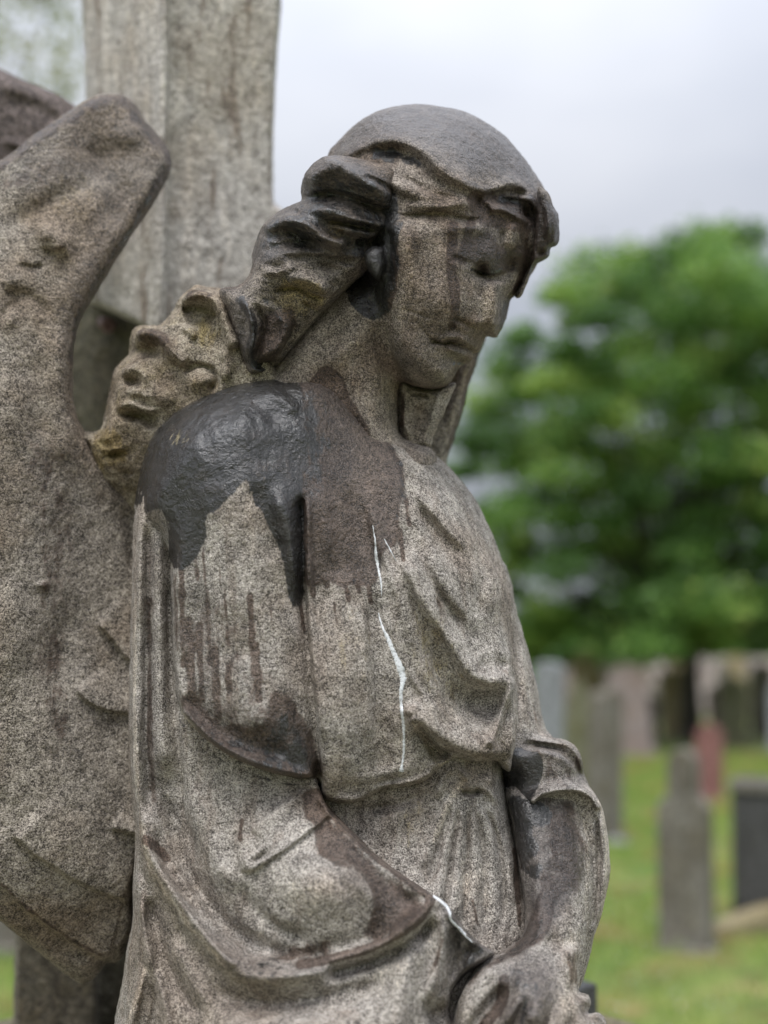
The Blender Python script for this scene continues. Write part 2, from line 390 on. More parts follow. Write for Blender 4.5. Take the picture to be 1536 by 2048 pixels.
# head, face and neck
HEAD_POLY = [(655,312),(675,285),(702,256),(738,230),(784,214),(832,209),(882,213),(932,225),(976,246),(1010,273),(1040,306),(1066,342),(1086,372),(1098,402),(1106,440),(1100,490),(1080,520),(1040,560),(960,600),(860,620),(760,600),(690,520),(640,400)]
FACE = [(770,430),(900,400),(1050,420),(1064,470),(1066,505),(1058,545),(1050,566),(1034,588),(1021,600),(1014,628),(1006,652),(997,668),(994,674),(985,674),(973,673),(967,681),(961,697),(957,704),(948,708),(947,716),(937,724),(924,731),(914,742),(907,755),(897,769),(878,777),(856,778),(832,772),(812,764),(795,748),(774,713),(757,674),(746,630),(745,560),(752,480)]
NECK = [(610,640),(700,560),(770,560),(790,700),(797,762),(797,830),(806,872),(870,905),(850,980),(700,1000),(560,900),(500,800),(540,740)]
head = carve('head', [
    Puff(HEAD_POLY, [(860,400,.955),(700,380,.975),(1000,330,.975),(980,450,.976),(860,560,.957)], T=.088, R=190),
    Puff(FACE, [(830,560,.951),(880,520,.952),(920,500,.961),(960,500,.976),(1010,500,.998),(850,700,.966),(900,620,.963),(945,650,.979),(985,620,.992),(790,640,.963),(930,700,.990),(880,750,.984)], T=.062, R=[(770,600,90),(800,740,75),(870,770,50),(1000,650,34),(1050,560,60),(950,710,40),(900,750,38)], k=.008),
    Puff(NECK, [(700,700,.990),(750,820,.992),(640,800,.985),(780,600,.985),(640,900,.985)], T=.055, R=[(790,800,70),(620,800,50)], k=.010),
    Puff([(728,505),(745,492),(765,498),(769,525),(764,548),(752,558),(740,545),(730,525)], [(750,525,.946)], T=.014, R=16, k=.004),
  ], [
    # edge of the cap over the brow
    ('s', [(668,318),(700,304),(735,288),(775,280),(813,287),(851,306),(881,338),(923,364),(962,380),(985,382)], 6, 17, 12, .1), ('s', [(955,384),(1000,372),(1030,366),(1056,380),(1072,404),(1090,432)], 3.6, 12, 9, .15), ('s', [(720,290),(775,270),(830,276),(880,310),(930,345),(980,360)], 3, 34, 20, .2),
    ('s', [(735,318),(775,304),(812,308),(842,328),(872,358),(915,384)], -3, 10, 20), ('s', [(960,396),(1000,386),(1035,384),(1058,400)], -4, 6, 9),
    ('s', [(700,335),(750,348),(800,372),(850,394),(900,404)], 4, 14, 16), ('s', [(715,352),(760,368),(805,392),(850,410)], -2.6, 6, 8), ('s', [(790,345),(830,366),(875,388),(915,396)], -2, 5, 6), ('s', [(800,404),(850,414),(900,412),(940,402)], 3, 9, 8),
    ('s', [(786,434),(825,431),(862,425),(900,430),(940,440),(975,438)], -3.2, 5, 9, .2), ('b', 925, 404, 22, 16, 10, 4), ('b', 957, 400, 8, 14, 0, -4),
    ('b', 1018, 402, 26, 10, 8, -7), ('b', 1054, 426, 13, 12, 40, -7), ('s', [(975,420),(1000,418),(1030,430),(1060,450)], 5, 9, 6), ('s', [(968,398),(982,412),(990,428)], 3, 6, 6),
    ('s', [(740,250),(800,262),(870,262),(950,300)], 1.2, 20, 20), ('s', [(860,225),(930,262),(990,315),(1040,350)], -1.2, 12, 12), ('s', [(1030,392),(1060,400),(1078,425),(1090,450)], 5, 7, 7), ('s', [(1096,410),(1092,450),(1078,500)], -5, 6, 6), ('s', [(1082,440),(1072,490),(1062,535)], 3, 5, 5),
    # brow, eyes
    ('s', [(884,470),(910,458),(945,455),(985,462)], 2.6, 14, 12, .25), ('b', 980, 508, 26, 32, -12, 5), ('s', [(938,534),(956,545),(984,554),(1010,548),(1028,538)], -4.5, 5, 12, .2),
    ('b', 961, 541, 12, 11, 20, -8), ('b', 1021, 529, 11, 13, 0, -7), ('s', [(962,556),(960,576),(955,600)], -2.4, 6, 7), ('b', 915, 520, 34, 26, 0, 2),
    ('s', [(900,512),(925,520),(948,530)], -1.6, 5, 8), ('b', 1042, 508, 9, 12, 0, 3), ('s', [(1027,440),(1026,470),(1020,500)], 4.5, 9, 11), ('s', [(1004,455),(1002,485),(1004,505)], -2, 6, 6),
    # nose
    ('s', [(998,560),(992,590),(988,625),(986,655)], 6.5, 12, 17, .08), ('b', 986, 657, 15, 9, 0, 3.5),
    ('b', 957, 645, 12, 10, 20, 2.5), ('b', 975, 663, 10, 4.5, 8, -7), ('s', [(905,636),(928,644),(944,654),(962,657),(974,657)], -2.6, 4, 5, .15),
    ('s', [(992,664),(982,671),(974,673)], 2, 3, 3), ('s', [(967,676),(958,688),(952,696)], 1.5, 4, 4),
    # cheek, folds, mouth, chin
    ('b', 875, 600, 60, 55, 20, 5), ('s', [(915,650),(895,662),(876,676)], -1.8, 7, 9),
    ('s', [(866,681),(886,687),(903,684),(930,695),(954,706)], -4.8, 3, 3.5, .08), ('s', [(878,677),(905,674),(928,681),(956,697)], 3.2, 8, 4.5),
    ('s', [(890,694),(912,703),(938,711)], 4, 4.5, 6), ('b', 916, 721, 15, 7, 15, -6), ('b', 866, 683, 7, 6, 0, -4),
    ('b', 887, 750, 28, 20, -20, 5), ('b', 842, 730, 40, 30, 0, 2), ('s', [(800,618),(835,627),(868,640)], -1, 3, 3), ('s', [(835,645),(850,665),(866,682)], -1, 3, 3),
    ('s', [(770,440),(782,480),(783,530),(778,580)], -4, 8, 12),
    ('s', [(768,640),(778,690),(796,735),(822,768)], -3, 6, 5),
    # neck
    ('s', [(640,740),(690,700),(730,650),(752,600)], 4, 20, 24), ('s', [(690,790),(740,860),(790,920)], 2, 14, 10), ('s', [(775,760),(780,820),(790,870)], -2.5, 12, 10),
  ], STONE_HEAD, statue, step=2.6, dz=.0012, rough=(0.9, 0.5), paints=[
    ('wet', [(735,500),(775,490),(785,540),(778,590),(765,630),(740,640),(705,615),(690,580),(700,540)], .8, 10),
    ('wet', [(650,330),(700,330),(760,350),(800,400),(800,445),(790,500),(760,520),(640,500),(600,400)], .85, 24),
    ('wet', ([(772,282),(820,292),(850,312),(880,345)], 8), .35, 0), ('wet', [(738,296),(790,290),(840,322),(860,345),(800,330),(745,325)], .6, 12),  # shade in the hollow under the cap edge, painted dark
    ('wet', ([(1000,398),(1025,400),(1045,416)], 10), .6, 0), ('wet', ([(905,728),(925,726)], 7), .5, 0),  # shade of the brow hollow and the dent under the lip, painted dark
    ('damp_and_shade', [(925,450),(1000,440),(1010,500),(1040,480),(1045,530),(1010,550),(985,545),(950,555),(925,530)], .55, 36), ('rust_and_shade', [(930,470),(990,465),(1005,500),(1050,480),(1050,540),(1000,552),(975,550),(950,535),(930,520)], .72, 16), ('rust_and_shade', ([(1045,440),(1050,500),(1040,560),(1015,610),(1005,650)], 13), .62, 0), ('damp_and_shade', [(985,560),(1012,600),(1000,670),(985,660),(995,610)], .4, 14), ('damp_and_shade', [(850,650),(930,640),(960,690),(910,740),(850,770),(800,740)], .28, 40),  # brown stain by the eye, with shade of the turned-away face painted in
    ('wet', ([(940,538),(975,548),(1000,540)], 7), .55, 0),  # eye slit's shade, painted dark
    ('wet', [(700,420),(800,425),(806,450),(800,500),(796,560),(786,610),(770,640),(740,640),(720,560)], .6, 14), ('rust_and_shade', [(930,385),(975,380),(1070,400),(1085,440),(1060,470),(1000,460),(950,450)], .7, 16), ('rust_and_shade', ([(905,450),(902,540),(912,600),(905,650)], 15), .7, 0), ('rust_and_shade', ([(945,440),(935,480),(925,520)], 16), .7, 0), ('rust_and_shade', ([(785,450),(785,560),(776,610)], 14), .75, 0),  # first: wet strip beside the hair with the hair's shadow painted in
    ('rust_and_shade', [(1040,380),(1090,400),(1095,440),(1060,440),(1000,425),(930,440),(940,400)], .6, 20),
    ('rust_and_shade', [(760,660),(800,740),(850,765),(890,770),(840,778),(800,765),(765,700)], .6, 14),
    ('rust_and_shade', [(640,735),(680,745),(705,800),(745,870),(700,880),(600,820)], .8, 10),
    ('damp_and_shade', [(640,320),(660,290),(740,215),(832,195),(935,205),(1030,265),(1100,380),(1070,385),(1000,360),(930,350),(870,310),(800,275),(740,285),(690,320)], 1, 40), ('damp_and_shade', [(1000,390),(1090,385),(1100,450),(1010,430)], .7, 20), ('damp_and_shade', ([(930,360),(980,380),(1040,385)], 10), .6, 0), ('damp_and_shade', [(770,700),(830,770),(900,772),(880,740),(820,700)], .4, 24),
    ('pale', [(970,575),(995,575),(990,650),(962,640)], .9, 16), ('pale', ([(1018,445),(1018,490)], 9), .7, 0), ('pale', ([(815,480),(820,560),(800,640)], 14), .6, 0),  # first two: highlights on nose ridge and brow, painted pale
    ('pale', [(640,690),(700,640),(735,680),(760,800),(800,900),(740,880),(690,780)], .45, 20),
  ])

# hair over the ear and down the neck
LOBE_A = [(800,345),(745,325),(700,314),(662,311),(635,321),(613,341),(604,368),(606,398),(640,414),(700,420),(760,440),(800,450)]
LOBE_B = [(620,400),(590,408),(562,420),(538,437),(521,458),(513,485),(511,520),(560,516),(620,512),(700,520),(745,505),(780,480),(810,450),(800,400),(700,380)]
LOBE_C = [(540,470),(512,510),(500,550),(480,578),(474,620),(490,660),(498,705),(500,745),(548,738),(590,702),(645,630),(700,572),(745,530),(740,490),(640,480)]
CURL = [(1076,376),(1086,378),(1097,388),(1106,412),(1116,430),(1118,460),(1114,487),(1100,496),(1096,514),(1076,526),(1066,536),(1056,562),(1042,594),(1030,592),(1044,566),(1058,528),(1068,470),(1074,420)]
hair = carve('hair', [
    Puff(LOBE_A, [(690,350,.944),(620,370,.962),(740,390,.950),(795,400,.972)], T=.045, R=[(630,340,50),(790,400,40)], k=.006),
    Puff(LOBE_B, [(560,460,.968),(650,450,.950),(720,455,.952),(790,450,.972)], T=.045, R=[(540,450,40),(650,500,40),(780,450,40)], k=.008),
    Puff(LOBE_C, [(560,600,.966),(640,540,.957),(530,700,.974),(720,520,.958)], T=.05, R=40, k=.008),
    Puff([(470,575),(440,583),(460,640),(478,700),(500,748),(535,742),(545,700),(520,640),(500,590)], [(490,640,.98)], T=.03, R=24, k=.008),
  ], [
    ('s', [(608,372),(632,345),(665,330),(705,345),(745,372),(790,402)], 7, 16, 20, .1), ('s', [(612,398),(650,388),(690,394),(740,410),(800,432)], -7, 8, 12, .2),
    ('s', [(640,322),(668,322),(690,334)], 3, 8, 8), ('s', [(720,352),(755,362),(800,392)], -4, 5, 6),
    ('s', [(525,470),(548,446),(580,440),(615,452),(655,480),(700,492)], 8, 12, 16, .1), ('s', [(516,505),(560,492),(610,485),(660,495)], -4, 9, 11), ('s', [(545,430),(580,422),(610,436)], -4, 7, 7),
    ('s', [(560,455),(590,470),(640,492)], -3, 6, 6), ('s', [(600,412),(650,420),(700,436),(760,448),(800,450)], 5, 9, 9), ('s', [(660,452),(710,462),(760,474)], 4, 8, 8), ('s', [(640,438),(700,450),(770,462)], -4, 5, 5), ('s', [(700,482),(740,484),(780,470)], -4, 6, 6),
    ('s', [(560,516),(620,514),(700,522),(735,515)], -4, 7, 12, .25), ('s', [(560,560),(600,555),(640,572),(655,600)], 6, 14, 12), ('s', [(540,585),(590,575),(630,592),(660,590)], -5, 5, 7),
    ('s', [(600,600),(630,618),(655,622)], -4, 5, 7), ('s', [(545,620),(570,650),(560,690),(530,715)], 6, 13, 13), ('s', [(510,600),(530,650),(520,700),(500,735)], -5, 7, 9),
    ('s', [(480,590),(500,630),(505,680),(492,720)], 7, 9, 9), ('s', [(592,640),(580,680),(560,715)], -5, 7, 7), ('b', 530, 728, 22, 10, -10, -9), ('b', 655, 535, 26, 10, 15, -6), ('s', [(520,540),(550,545),(600,530)], 4, 9, 9),
    ('s', [(640,620),(675,585),(705,560)], 4, 8, 8),
    ('b', 730, 535, 10, 14, 0, -8), 
  ], STONE_CAP, statue, step=2.6, dz=.0012, rough=(1.2, 0.5), seed=3, flow=((2.2, 110, 12, 16), (1.2, 50, 6, 12)), paints=[
    ('wet', [(600,330),(700,325),(800,370),(810,450),(780,500),(740,540),(700,520),(640,500),(512,520),(510,450),(560,415),(600,400)], .47, 24),
    ('damp_and_shade', [(600,330),(660,300),(700,320),(800,370),(810,450),(780,500),(700,520),(500,530),(480,600),(520,740),(480,700),(470,590),(512,480),(560,415)], .7, 20), ('wet', [(660,312),(700,320),(700,350),(630,335)], -.7, 20), ('wet', ([(480,600),(508,650),(500,720),(535,740)], 12), .7, 0),  # last stroke: shade of the groove beside the neck, painted dark
    ('wet', ([(530,600),(560,640)], 12), .5, 0), ('moss', [(655,445),(680,440),(690,460),(678,478),(658,470)], 1, 4), ('pale', [(655,445),(680,440),(690,460),(678,478),(658,470)], .9, 4), ('wet', [(650,440),(685,435),(694,462),(678,482),(652,474)], -1, 4),
    ('moss', [(540,560),(640,560),(650,620),(560,640)], .7, 20), ('pale', [(545,560),(640,570),(640,610),(570,600)], .7, 20), ('rust_and_shade', [(520,630),(600,620),(560,720),(500,740)], .7, 20),
    ('rust_and_shade', [(1050,390),(1116,420),(1116,490),(1060,560)], .6, 10),
  ])

curl = carve('hair_curl', [Puff(CURL, [(1080,450,1.005),(1050,560,1.02)], T=.022, R=11, k=.003)], [('b', 1100, 450, 10, 20, 0, 3), ('b', 1085, 505, 9, 7, 0, -4), ('s', [(1090,400),(1096,440),(1094,480)], 3, 5, 5)],
  STONE_CAP, hair, step=2.6, dz=.0012, rough=(1.4, .5), paints=[('rust_and_shade', [(1050,390),(1116,420),(1116,490),(1060,560)], .7, 10), ('damp_and_shade', [(1040,380),(1120,420),(1116,490),(1060,560)], .5, 10)])
# ruffled ridge of stone between shoulder and wing
RUFF = [(355,606),(366,592),(384,577),(396,572),(420,577),(452,579),(476,588),(500,620),(530,680),(560,745),(590,830),(520,950),(400,1060),(300,1110),(240,1100),(190,1060),(176,960),(172,900),(158,868),(186,866),(206,852),(214,812),(222,780),(228,745),(240,728),(258,714),(262,700),(264,668),(272,656),(298,652),(318,652),(336,636),(352,618)]
ruff = carve('ruffled_drapery', [Puff(RUFF, [(420,620,1.015),(300,700,1.03),(400,760,1.005),(260,830,1.03),(220,900,1.045),(230,960,1.062),(240,1030,1.09),(480,680,1.0),(400,1000,1.05)], T=.05, R=[(400,600,22),(250,720,26),(200,900,30)])], [
    ('s', [(358,606),(380,590),(410,590),(436,610),(452,650),(470,700)], 11, 12, 11, .08), ('s', [(362,620),(390,612),(418,618),(430,640)], -9, 8, 16, .1), ('b', 385, 632, 24, 20, 0, -8),
    ('s', [(270,668),(300,664),(325,678),(345,705),(372,730)], 9, 10, 10, .08), ('b', 292, 702, 24, 12, 5, -12), ('b', 275, 700, 12, 12, 0, -4),
    ('s', [(365,650),(378,660),(392,678)], 4, 7, 7), ('b', 262, 762, 20, 10, 10, -7), ('s', [(238,742),(270,738),(290,755),(285,780)], 4, 9, 9),
    ('s', [(370,750),(385,734),(410,733),(430,748),(432,768),(415,780)], -5, 6, 7, .1), ('b', 402, 760, 22, 16, 0, 4), ('s', [(470,640),(492,690),(500,735)], -8, 8, 10), ('s', [(440,690),(455,730),(450,765)], 4, 10, 10),
    ('b', 272, 832, 30, 9, 4, -13), ('s', [(230,815),(262,808),(300,822),(315,812)], 4, 6, 6), ('b', 300, 845, 14, 10, 30, -7), ('s', [(255,790),(280,785),(300,800)], 3, 7, 7),
    ('b', 232, 908, 18, 7, -10, -8), ('s', [(208,915),(232,898),(255,905)], 3, 5, 5), ('b', 255, 945, 14, 7, 0, -4), ('b', 320, 790, 30, 22, 20, 5), ('b', 350, 700, 30, 22, 20, 5), ('s', [(450,590),(485,630),(500,680)], 7, 9, 9),
    ('s', [(196,880),(210,890),(220,880)], -3, 6, 6)],
  STONE_RUFF, statue, step=2.8, dz=.0014, rough=(2.6, 0.8), seed=9, paints=[
    ('wet', ([(485,600),(505,640),(500,720)], 10), .6, 0), ('rust_and_shade', [(262,655),(330,655),(345,690),(300,700)], .6, 14), ('rust_and_shade', [(360,575),(420,575),(430,600),(380,605)], .5, 10), ('moss', [(180,870),(240,860),(250,920),(200,940)], .9, 20), ('moss', [(380,630),(440,650),(430,700),(390,690)], .7, 20)])  # first stroke: shade of the groove by the hair, painted dark

# robe: shoulder, short sleeve and bodice
ROBE = [(500,752),(460,766),(418,786),(372,810),(330,842),(302,880),(284,930),(274,985),(270,1030),(300,1060),(333,1120),(338,1200),(343,1320),(354,1408),(370,1440),(400,1470),(432,1498),(470,1520),(515,1540),(560,1553),(600,1562),(632,1566),(640,1592),(658,1605),(690,1609),(722,1606),(750,1592),(775,1580),(812,1576),(848,1566),(876,1546),(910,1522),(935,1524),(960,1530),(990,1524),(1004,1538),(1021,1549),(1022,1549),(1030,1520),(1037,1480),(1038,1420),(1036,1380),(1030,1345),(1032,1290),(1030,1230),(1020,1162),(1000,1110),(976,1050),(942,986),(900,936),(850,894),(812,876),(760,840),(700,770),(640,738),(560,742)]
HEMR = [(290,900,120),(330,1000,60),(340,1200,22),(350,1380,14),(400,1470,12),(500,1535,12),(600,1560,14),(700,1605,12),(760,1585,12),(860,1560,12),(910,1520,12),(1010,1545,12),(1036,1450,14),(1034,1350,16),(1030,1250,60),(980,1060,110),(900,935,90),(820,880,60),(560,745,60),(640,740,60),(450,770,100),(700,1200,100),(600,1000,100)]
robe = carve('robe', [
    Puff(ROBE, [(440,880,.925),(560,800,.958),(640,760,.975),(740,850,.985),(330,1000,.937),(480,1000,.912),(350,1250,.935),(480,1200,.908),(430,1430,.908),(550,1500,.903),(570,1300,.912),(620,1200,.935),(700,1000,.950),(750,1250,.930),(760,1450,.925),(700,1590,.935),(850,1450,.932),(960,1460,.945),(1020,1480,.962),(900,1150,.955),(990,1250,.980),(830,950,.985),(920,1000,.99),(1010,1350,.965)], T=.085, R=HEMR),
  ], [
    ('s', [(605,985),(607,1100),(610,1200),(617,1300),(627,1400),(634,1480),(640,1560)], -7, 5, 16, .06), ('s', [(614,985),(617,1100),(620,1200),(628,1300),(638,1400),(646,1500)], 3, 9, 7, .1),
    ('s', [(575,1250),(590,1350),(605,1450),(620,1530)], -4, 28, 20), ('b', 636, 1560, 10, 22, 0, -12),
    ('s', [(545,960),(570,1040),(588,1120),(598,1190)], 5, 26, 16), ('s', [(505,960),(525,1040),(550,1130)], -3, 26, 26), ('s', [(440,880),(520,850),(590,860),(640,900)], 3, 40, 36),
    ('s', [(520,780),(560,795),(600,830)], 3, 14, 14), ('s', [(500,800),(540,830),(560,860)], -2, 12, 14),
    ('s', [(362,1418),(400,1464),(436,1490),(470,1508),(520,1528),(570,1543),(628,1552)], 4, 12, 10, .04), ('s', [(368,1380),(400,1425),(450,1465),(520,1495),(590,1512)], -4, 26, 16, .15),
    ('s', [(470,1300),(500,1400),(530,1480)], 2.5, 40, 40), ('s', [(352,1040),(356,1200),(362,1330)], 2.5, 18, 20, .15),
    ('s', [(400,1000),(410,1150),(412,1300)], -1.5, 30, 30), ('s', [(680,1120),(690,1280),(694,1450),(700,1590)], 4, 34, 34, .12), ('s', [(745,1180),(752,1300),(760,1440),(765,1570)], -4, 20, 16, .15),
    ('s', [(655,1190),(655,1350),(660,1500),(668,1596)], 2, 12, 14, .1), ('s', [(725,1200),(733,1350),(738,1500)], 2, 10, 10, .2),
    ('s', [(735,1000),(755,1080),(790,1170),(820,1250),(850,1330),(880,1400),(912,1440)], 3.5, 16, 14, .1), ('s', [(748,1180),(770,1250),(800,1320),(832,1385),(860,1430)], -3, 10, 10, .2), ('s', [(752,1185),(775,1245),(800,1310),(828,1362),(858,1402),(900,1440)], 3, 5, 14, .15), ('s', [(722,1000),(745,1090),(770,1160)], -3, 12, 12),
    # chest folds
    ('s', [(790,945),(826,1000),(852,1036),(885,1075),(910,1105),(929,1126),(955,1137)], -4, 9, 24, .45), ('s', [(815,960),(842,995),(872,1030),(905,1068),(935,1098),(962,1125)], 4.5, 26, 9, .35),
    ('s', [(815,1070),(850,1135),(869,1172),(897,1216),(922,1250),(942,1298)], -4, 9, 24, .45), ('s', [(845,1090),(880,1160),(910,1205),(932,1228),(955,1280)], 4.5, 28, 9, .35),
    ('s', [(800,1080),(830,1130),(870,1200),(900,1260)], 2.5, 16, 14, .25), ('s', [(965,1140),(960,1190),(958,1240)], -2.5, 12, 12), ('s', [(975,1100),(985,1160),(992,1230)], 2.5, 14, 14),
    ('s', [(800,1110),(840,1190),(872,1240),(892,1268),(916,1310),(947,1350),(985,1364),(1029,1350)], 9, 34, 13, .12), ('b', 950, 1405, 66, 34, 15, -13), ('b', 880, 1330, 26, 60, -35, -5),
    ('s', [(955,1325),(985,1338),(1020,1335)], -4, 12, 12, .2), ('b', 1005, 1325, 22, 12, 10, -4),
    ('s', [(1031,1350),(1018,1390),(1002,1430),(990,1465),(980,1498)], 7, 7, 11, .1), ('s', [(1036,1360),(1034,1420),(1026,1480),(1015,1530)], 3, 8, 12),
    ('s', [(808,1405),(822,1426),(854,1452),(891,1478),(935,1499),(979,1504),(1004,1490)], 9, 34, 12, .1), ('s', [(835,1452),(870,1492),(905,1512)], -9, 6, 16, .15), ('b', 862, 1500, 15, 34, -28, -11), ('b', 893, 1512, 22, 14, 0, -7),
    ('s', [(818,1432),(838,1472),(858,1510),(878,1540)], 5, 8, 9, .1), ('s', [(900,1515),(935,1516),(975,1524)], -3, 6, 6), ('b', 1000, 1518, 14, 10, 0, -4),
    ('s', [(760,1583),(800,1572),(845,1563),(874,1545)], 4, 10, 14, .1), ('s', [(668,1598),(700,1602),(735,1598)], 3, 12, 8), ('b', 770, 1562, 30, 10, -10, -4), ('s', [(700,1560),(750,1556),(800,1540),(850,1530)], 2, 16, 16),
    ('s', [(780,930),(800,1000),(830,1080)], 3, 22, 18, .3), ('s', [(806,960),(835,1040),(868,1110),(890,1170)], 3, 14, 12, .3), ('s', [(640,960),(650,1060),(655,1150)], 3, 24, 20, .3), ('s', [(700,960),(712,1040),(730,1130)], -2, 16, 16, .3), ('s', [(880,940),(920,990),(955,1050),(975,1100)], -2, 12, 12, .2), ('s', [(640,745),(700,795),(735,855),(795,905),(825,960)], 1.6, 10, 8, .1),
  ], STONE, statue, step=3.0, dz=.0014, rough=(1.3, 0.4), seed=5, flow=((2.4, 55, 240, -14), (1.2, 20, 90, -12)), paints=[
    ('damp_and_shade', [(500,756),(600,756),(700,830),(790,940),(800,1060),(740,1170),(606,1180),(596,1240),(575,1180),(520,1010),(490,950),(420,1040),(395,1130),(350,1150),(330,1080),(280,1040),(262,990),(270,900),(320,835),(380,790)], .38, 30),
    ('wet', [(520,765),(600,760),(650,790),(660,900),(630,980),(606,1080),(560,980)], .75, 60), ('damp_and_shade', [(560,752),(660,760),(720,840),(720,950),(640,1000),(606,1150),(580,900)], .75, 40),
    ('wet', [(500,756),(560,752),(600,768),(606,800),(606,900),(606,960),(606,1000),(610,1120),(606,1170),(596,1228),(580,1190),(570,1130),(545,1060),(520,1020),(498,985),(488,955),(468,985),(440,1015),(412,1035),(412,1075),(388,1122),(356,1140),(335,1115),(338,1060),(318,1010),(300,1030),(284,1022),(262,990),(270,900),(320,835),(380,790)], 1, 14),
    ('damp_and_shade', [(600,740),(640,735),(682,770),(702,818),(762,862),(802,925),(808,978),(796,1040),(750,1160),(655,1155),(606,1165),(600,900)], .42, 8), ('damp_and_shade', ([(336,1150),(340,1300),(350,1400)], 14), .4, 0), ('damp_and_shade', [(350,1180),(420,1150),(440,1400),(560,1400),(600,1500),(400,1450)], .3, 40),
    ('rust_and_shade', [(600,740),(640,735),(682,770),(702,818),(762,862),(802,925),(808,978),(796,1040),(806,1072),(790,1092),(762,1102),(752,1172),(702,1165),(680,1180),(655,1155),(606,1165),(600,900)], 1, 18),
    ('wet', ([(682,772),(702,818),(762,864),(800,925),(806,978),(796,1040)], 14), .42, 0), ('wet', ([(752,1168),(702,1160),(680,1170),(655,1148),(616,1150)], 12), .42, 0), ('wet', ([(748,1040),(752,1100),(756,1165)], 14), .45, 0), ('wet', ([(640,800),(690,860),(700,960)], 16), .38, 0),
    ('wet', [(490,895),(540,900),(560,960),(530,1000),(500,975)], -.45, 20), ('moss', [(330,850),(375,845),(385,885),(345,905)], .9, 12), ('wet', [(330,850),(375,845),(385,885),(345,905)], -.5, 12),
    ('wet', [(357,1400),(368,1385),(420,1440),(450,1455),(490,1450),(530,1470),(552,1375),(600,1420),(636,1500),(640,1570),(560,1556),(470,1522),(400,1470)], .50, 30),
    ('rust_and_shade', [(355,1400),(368,1370),(420,1430),(450,1452),(490,1440),(530,1460),(545,1365),(600,1420),(640,1500),(640,1570),(560,1556),(470,1522),(400,1470)], .85, 26), ('rust_and_shade', [(350,1200),(440,1180),(560,1330),(600,1500),(400,1450)], .40, 40), ('damp_and_shade', [(370,1400),(450,1465),(540,1480),(600,1430),(636,1560),(500,1530),(400,1470)], .5, 16),
    ('pale', ([(362,1425),(400,1470),(470,1518),(560,1548),(620,1552)], 6), .8, 0),
  ] + [('rust_and_shade', ([(x,y0),(x+3,(y0+y1)/2),(x+7,y1)], wd*1.5), v*.85, 0) for x,y0,y1,wd,v in ((620,1140,1190,5,.9),(648,1140,1172,5,.8),(690,1160,1200,4,.8),(735,1150,1205,5,.9),(712,1160,1185,4,.8),(600,1180,1260,4,.8),(360,1110,1190,5,.8),(388,1100,1160,5,.7),(800,1060,1120,5,.8),(812,1000,1050,5,.7),(362,1170,1330,7,.75),(378,1240,1400,9,.85),(405,1090,1180,4,.6),(398,1250,1400,7,.8),(415,1180,1330,6,.65),(430,1300,1440,8,.8),(450,1180,1290,4,.65),(468,1230,1320,4,.6),(500,1190,1350,6,.8),(512,1290,1400,7,.85),(436,1100,1180,3,.6),(540,1200,1280,4,.55),(487,1120,1200,4,.6),(668,1205,1250,4,.6),(350,1150,1300,5,.6),(700,1180,1230,4,.5))]
    + [('moss', [(790,1170),(860,1180),(900,1300),(940,1380),(980,1430),(880,1420),(830,1330)], .65, 60), ('moss', [(650,1200),(740,1200),(740,1400),(660,1380)], .4, 50), ('pale', [(820,1440),(845,1460),(905,1522),(878,1538),(840,1480)], .8, 6), ('pale', [(900,1000),(980,1100),(1020,1300),(960,1300),(900,1100)], .45, 50), ('rust_and_shade', ([(862,1190),(897,1226),(925,1262),(942,1300)], 9), .4, 0), ('rust_and_shade', ([(835,1010),(885,1082),(929,1130)], 9), .4, 0)])  # light on the chest side painted pale, shade of fold creases painted brown

